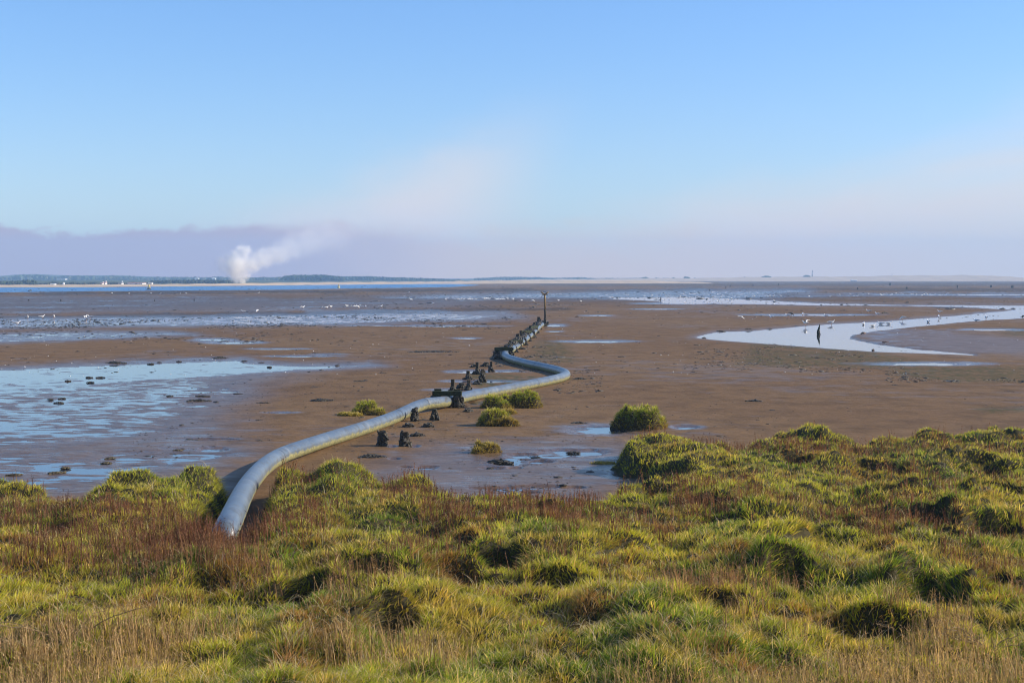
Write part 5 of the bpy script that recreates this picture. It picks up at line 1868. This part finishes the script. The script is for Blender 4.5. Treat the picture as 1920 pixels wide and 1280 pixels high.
p, sc = place(1523.2, 519.2, 1835)
o = empty("lighthouse", p, "tall slim pale lighthouse on the far dunes", "lighthouse")
mb = MB()
mb.tube([(0, 0, -1), (0, 0, 5 * sc), (0, 0, 9.6 * sc)], [1.45 * sc, 1.2 * sc, .95 * sc], 18)
mb.build("tower", M['tower_stone'], o, True)
mb = MB()
mb.tube([(0, 0, 9.6 * sc + .003), (0, 0, 9.9 * sc)], 1.4 * sc, 18)
mb.build("gallery", M['navy_paint'], o, True)
mb = MB()
mb.tube([(0, 0, 9.9 * sc + .003), (0, 0, 11.0 * sc)], .7 * sc, 12)
mb.build("lantern_room", M['dark_window'], o, True)
mb = MB()
mb.tube([(0, 0, 11.0 * sc + .003), (0, 0, 12.3 * sc)], [.8 * sc, .05], 12)
mb.build("lantern_roof", M['navy_paint'], o, True)
for k in range(3):
    mb = MB()
    mb.box((0, -1.25 * sc + .04 * k, (2 + 2.6 * k) * sc), (.45 * sc, .3 * sc, .6 * sc))
    mb.build("window", M['dark_window'], o)
p, sc = place(1672.5, 517.6, 1835)
o = empty("beacon_tower", p, "short dark beacon tower on the far dunes right of the lighthouse", "tower")
mb = MB()
mb.tube([(0, 0, -1), (0, 0, 4.6 * sc)], [.8 * sc, .6 * sc], 12)
mb.build("tower", M['tower_stone'], o, True)
mb = MB()
mb.tube([(0, 0, 4.6 * sc + .003), (0, 0, 5.6 * sc)], [.8 * sc, .1 * sc], 12)
mb.build("cap", M['navy_paint'], o, True)


# ------------------------------------------------------------------ foreground: near stalks and dead weeds
def dead_weed(px, py, label, size, seed, spread=1.0, n=9):
    x, y = at(px, py, 0.75)
    x, y = float(x), float(y)
    g = float(bank_h(np.array([x]), np.array([y]))[0])
    o = empty("dead_weed", (x, y, g), label, "dead plant")
    rr = random.Random(seed)
    mb = MB()
    for i in range(n):
        a = rr.uniform(0, 2 * PI)
        L = size * rr.uniform(.5, 1.1)
        up = rr.uniform(.35, 1.0)
        P = []
        for t in np.linspace(0, 1, 8):
            P.append(Vector((math.cos(a) * L * spread * t * .8, math.sin(a) * L * spread * t * .5, L * up * t * (1 - .35 * t))) + Vector((rr.uniform(-1, 1), rr.uniform(-1, 1), rr.uniform(-1, 1))) * .012 * (t > 0))
        mb.tube(P, [.0045 * (1 - .6 * t) + .001 for t in np.linspace(0, 1, 8)], 5)
        for q in range(5):
            k = rr.randint(3, 7)
            p = P[k]
            d = Vector((rr.uniform(-1, 1), rr.uniform(-1, 1), rr.uniform(-.2, 1))) * L * .22
            mb.tube([p, p + d * .5 + Vector((0, 0, .01)), p + d], [.0028, .002, .0012], 4)
    mb.build("branching_stems", M['dry_wood'], o, True)


dead_weed(1700, 1185, "bleached branching dead weed beside the dark hollow at lower right", .5, 3)
dead_weed(1850, 1235, "fallen pale dead stems at the bottom right corner", .5, 5, 1.4)
dead_weed(130, 1235, "long pale dead stems leaning over the hollow at lower left", .55, 8, 1.6, 7)
dead_weed(1240, 1210, "tangle of pale dead stems at the bottom right of centre", .3, 9, 1.2)


# ------------------------------------------------------------------ smoke
def build_smoke():
    Y = 760.0
    m, t, out = mat("pale_smoke")
    m.cycles.volume_step_rate = 0.12
    v = t.n('ShaderNodeVolumePrincipled')
    v.inputs['Color'].default_value = (1.0, 0.985, 0.95, 1)
    v.inputs['Anisotropy'].default_value = 0.0
    k = Y / FPX
    co = t.n('ShaderNodeTexCoord').outputs['Object']
    warp = t.n('ShaderNodeTexNoise')
    t.link(co, warp.inputs['Vector'])
    warp.inputs['Scale'].default_value = 0.18
    warp.inputs['Detail'].default_value = 3
    wv = t.vm('SCALE', t.vm('SUBTRACT', warp.outputs['Color'], (0.5, 0.5, 0.5)), 10.0)
    wz = t.ss(t.sep(co)[2], 0.0, 14.0, 0.12, 1.0)
    p = t.vm('ADD', co, t.vm('SCALE', wv, wz))
    dens = None
    # puffs: centre (picture px right and up of the fire), radii px, density
    puffs = [(-5, 4, 6, 16, 1.0), (6, 5, 7, 14, 1.0), (-6, 20, 16, 18, 1.0), (10, 20, 12, 16, .7), (-4, 38, 24, 19, .7), (11, 58, 14, 14, .6), (-4, 50, 15, 12, .6), (12, 46, 13, 12, .5), (20, 36, 20, 16, .5), (38, 46, 26, 17, .34), (62, 54, 30, 18, .24), (84, 66, 34, 20, .15),
             (112, 80, 44, 26, .08), (150, 92, 55, 30, .04), (-20, 34, 22, 24, .2)]
    for (a, b, rx, rz, dd) in puffs:
        q = t.vm('DIVIDE', t.vm('SUBTRACT', p, (a * k, max(0.0, a - 12) * k * 0.9, b * k)), (rx * k * 1.15, rx * k, rz * k * 1.15))
        L = t.vm('LENGTH', q)
        s = t.m('MULTIPLY', t.ss(L, 1.15, 0.25), dd)
        dens = s if dens is None else t.m('MAXIMUM', dens, s)
    n = t.noise(co, 0.30, 4, 0.6)
    dens = t.m('MULTIPLY', dens, t.ss(n, 0.22, 0.60, 0.25, 1.0))
    t.link(t.m('MULTIPLY', dens, 0.55), v.inputs['Density'])
    t.link(v.outputs[0], out.inputs['Volume'])
    x, y, z = atd(448, 531.5, Y)
    x0, x1, z1 = -45 * k, 235 * k, 135 * k
    V = [(a, b, c) for c in (0.2, z1) for (a, b) in ((x0, -12), (x1, -12), (x1, 62), (x0, 62))]
    F = [(0, 3, 2, 1), (4, 5, 6, 7), (0, 1, 5, 4), (1, 2, 6, 5), (2, 3, 7, 6), (3, 0, 4, 7)]
    o = new_mesh("smoke", V, F, m, smooth=False)
    o.location = (x, y, z)
    tag(o, "pale column of smoke rising from the far shore and drifting right", "smoke", kind='stuff')


build_smoke()

# ------------------------------------------------------------------ haze
HZ, _t, _v = volume_material("thin_sea_haze", (0.40, 0.66, 1.0), 0.00038)
V = [(a, b, c) for c in (-2.2, 75.0) for (a, b) in ((-2750, -60), (2750, -60), (2750, 2750), (-2750, 2750))]
o = new_mesh("haze", V, [(0, 3, 2, 1), (4, 5, 6, 7), (0, 1, 5, 4), (1, 2, 6, 5), (2, 3, 7, 6), (3, 0, 4, 7)], HZ, smooth=False)
tag(o, "thin bluish sea haze over the whole estuary", "haze", kind='stuff')
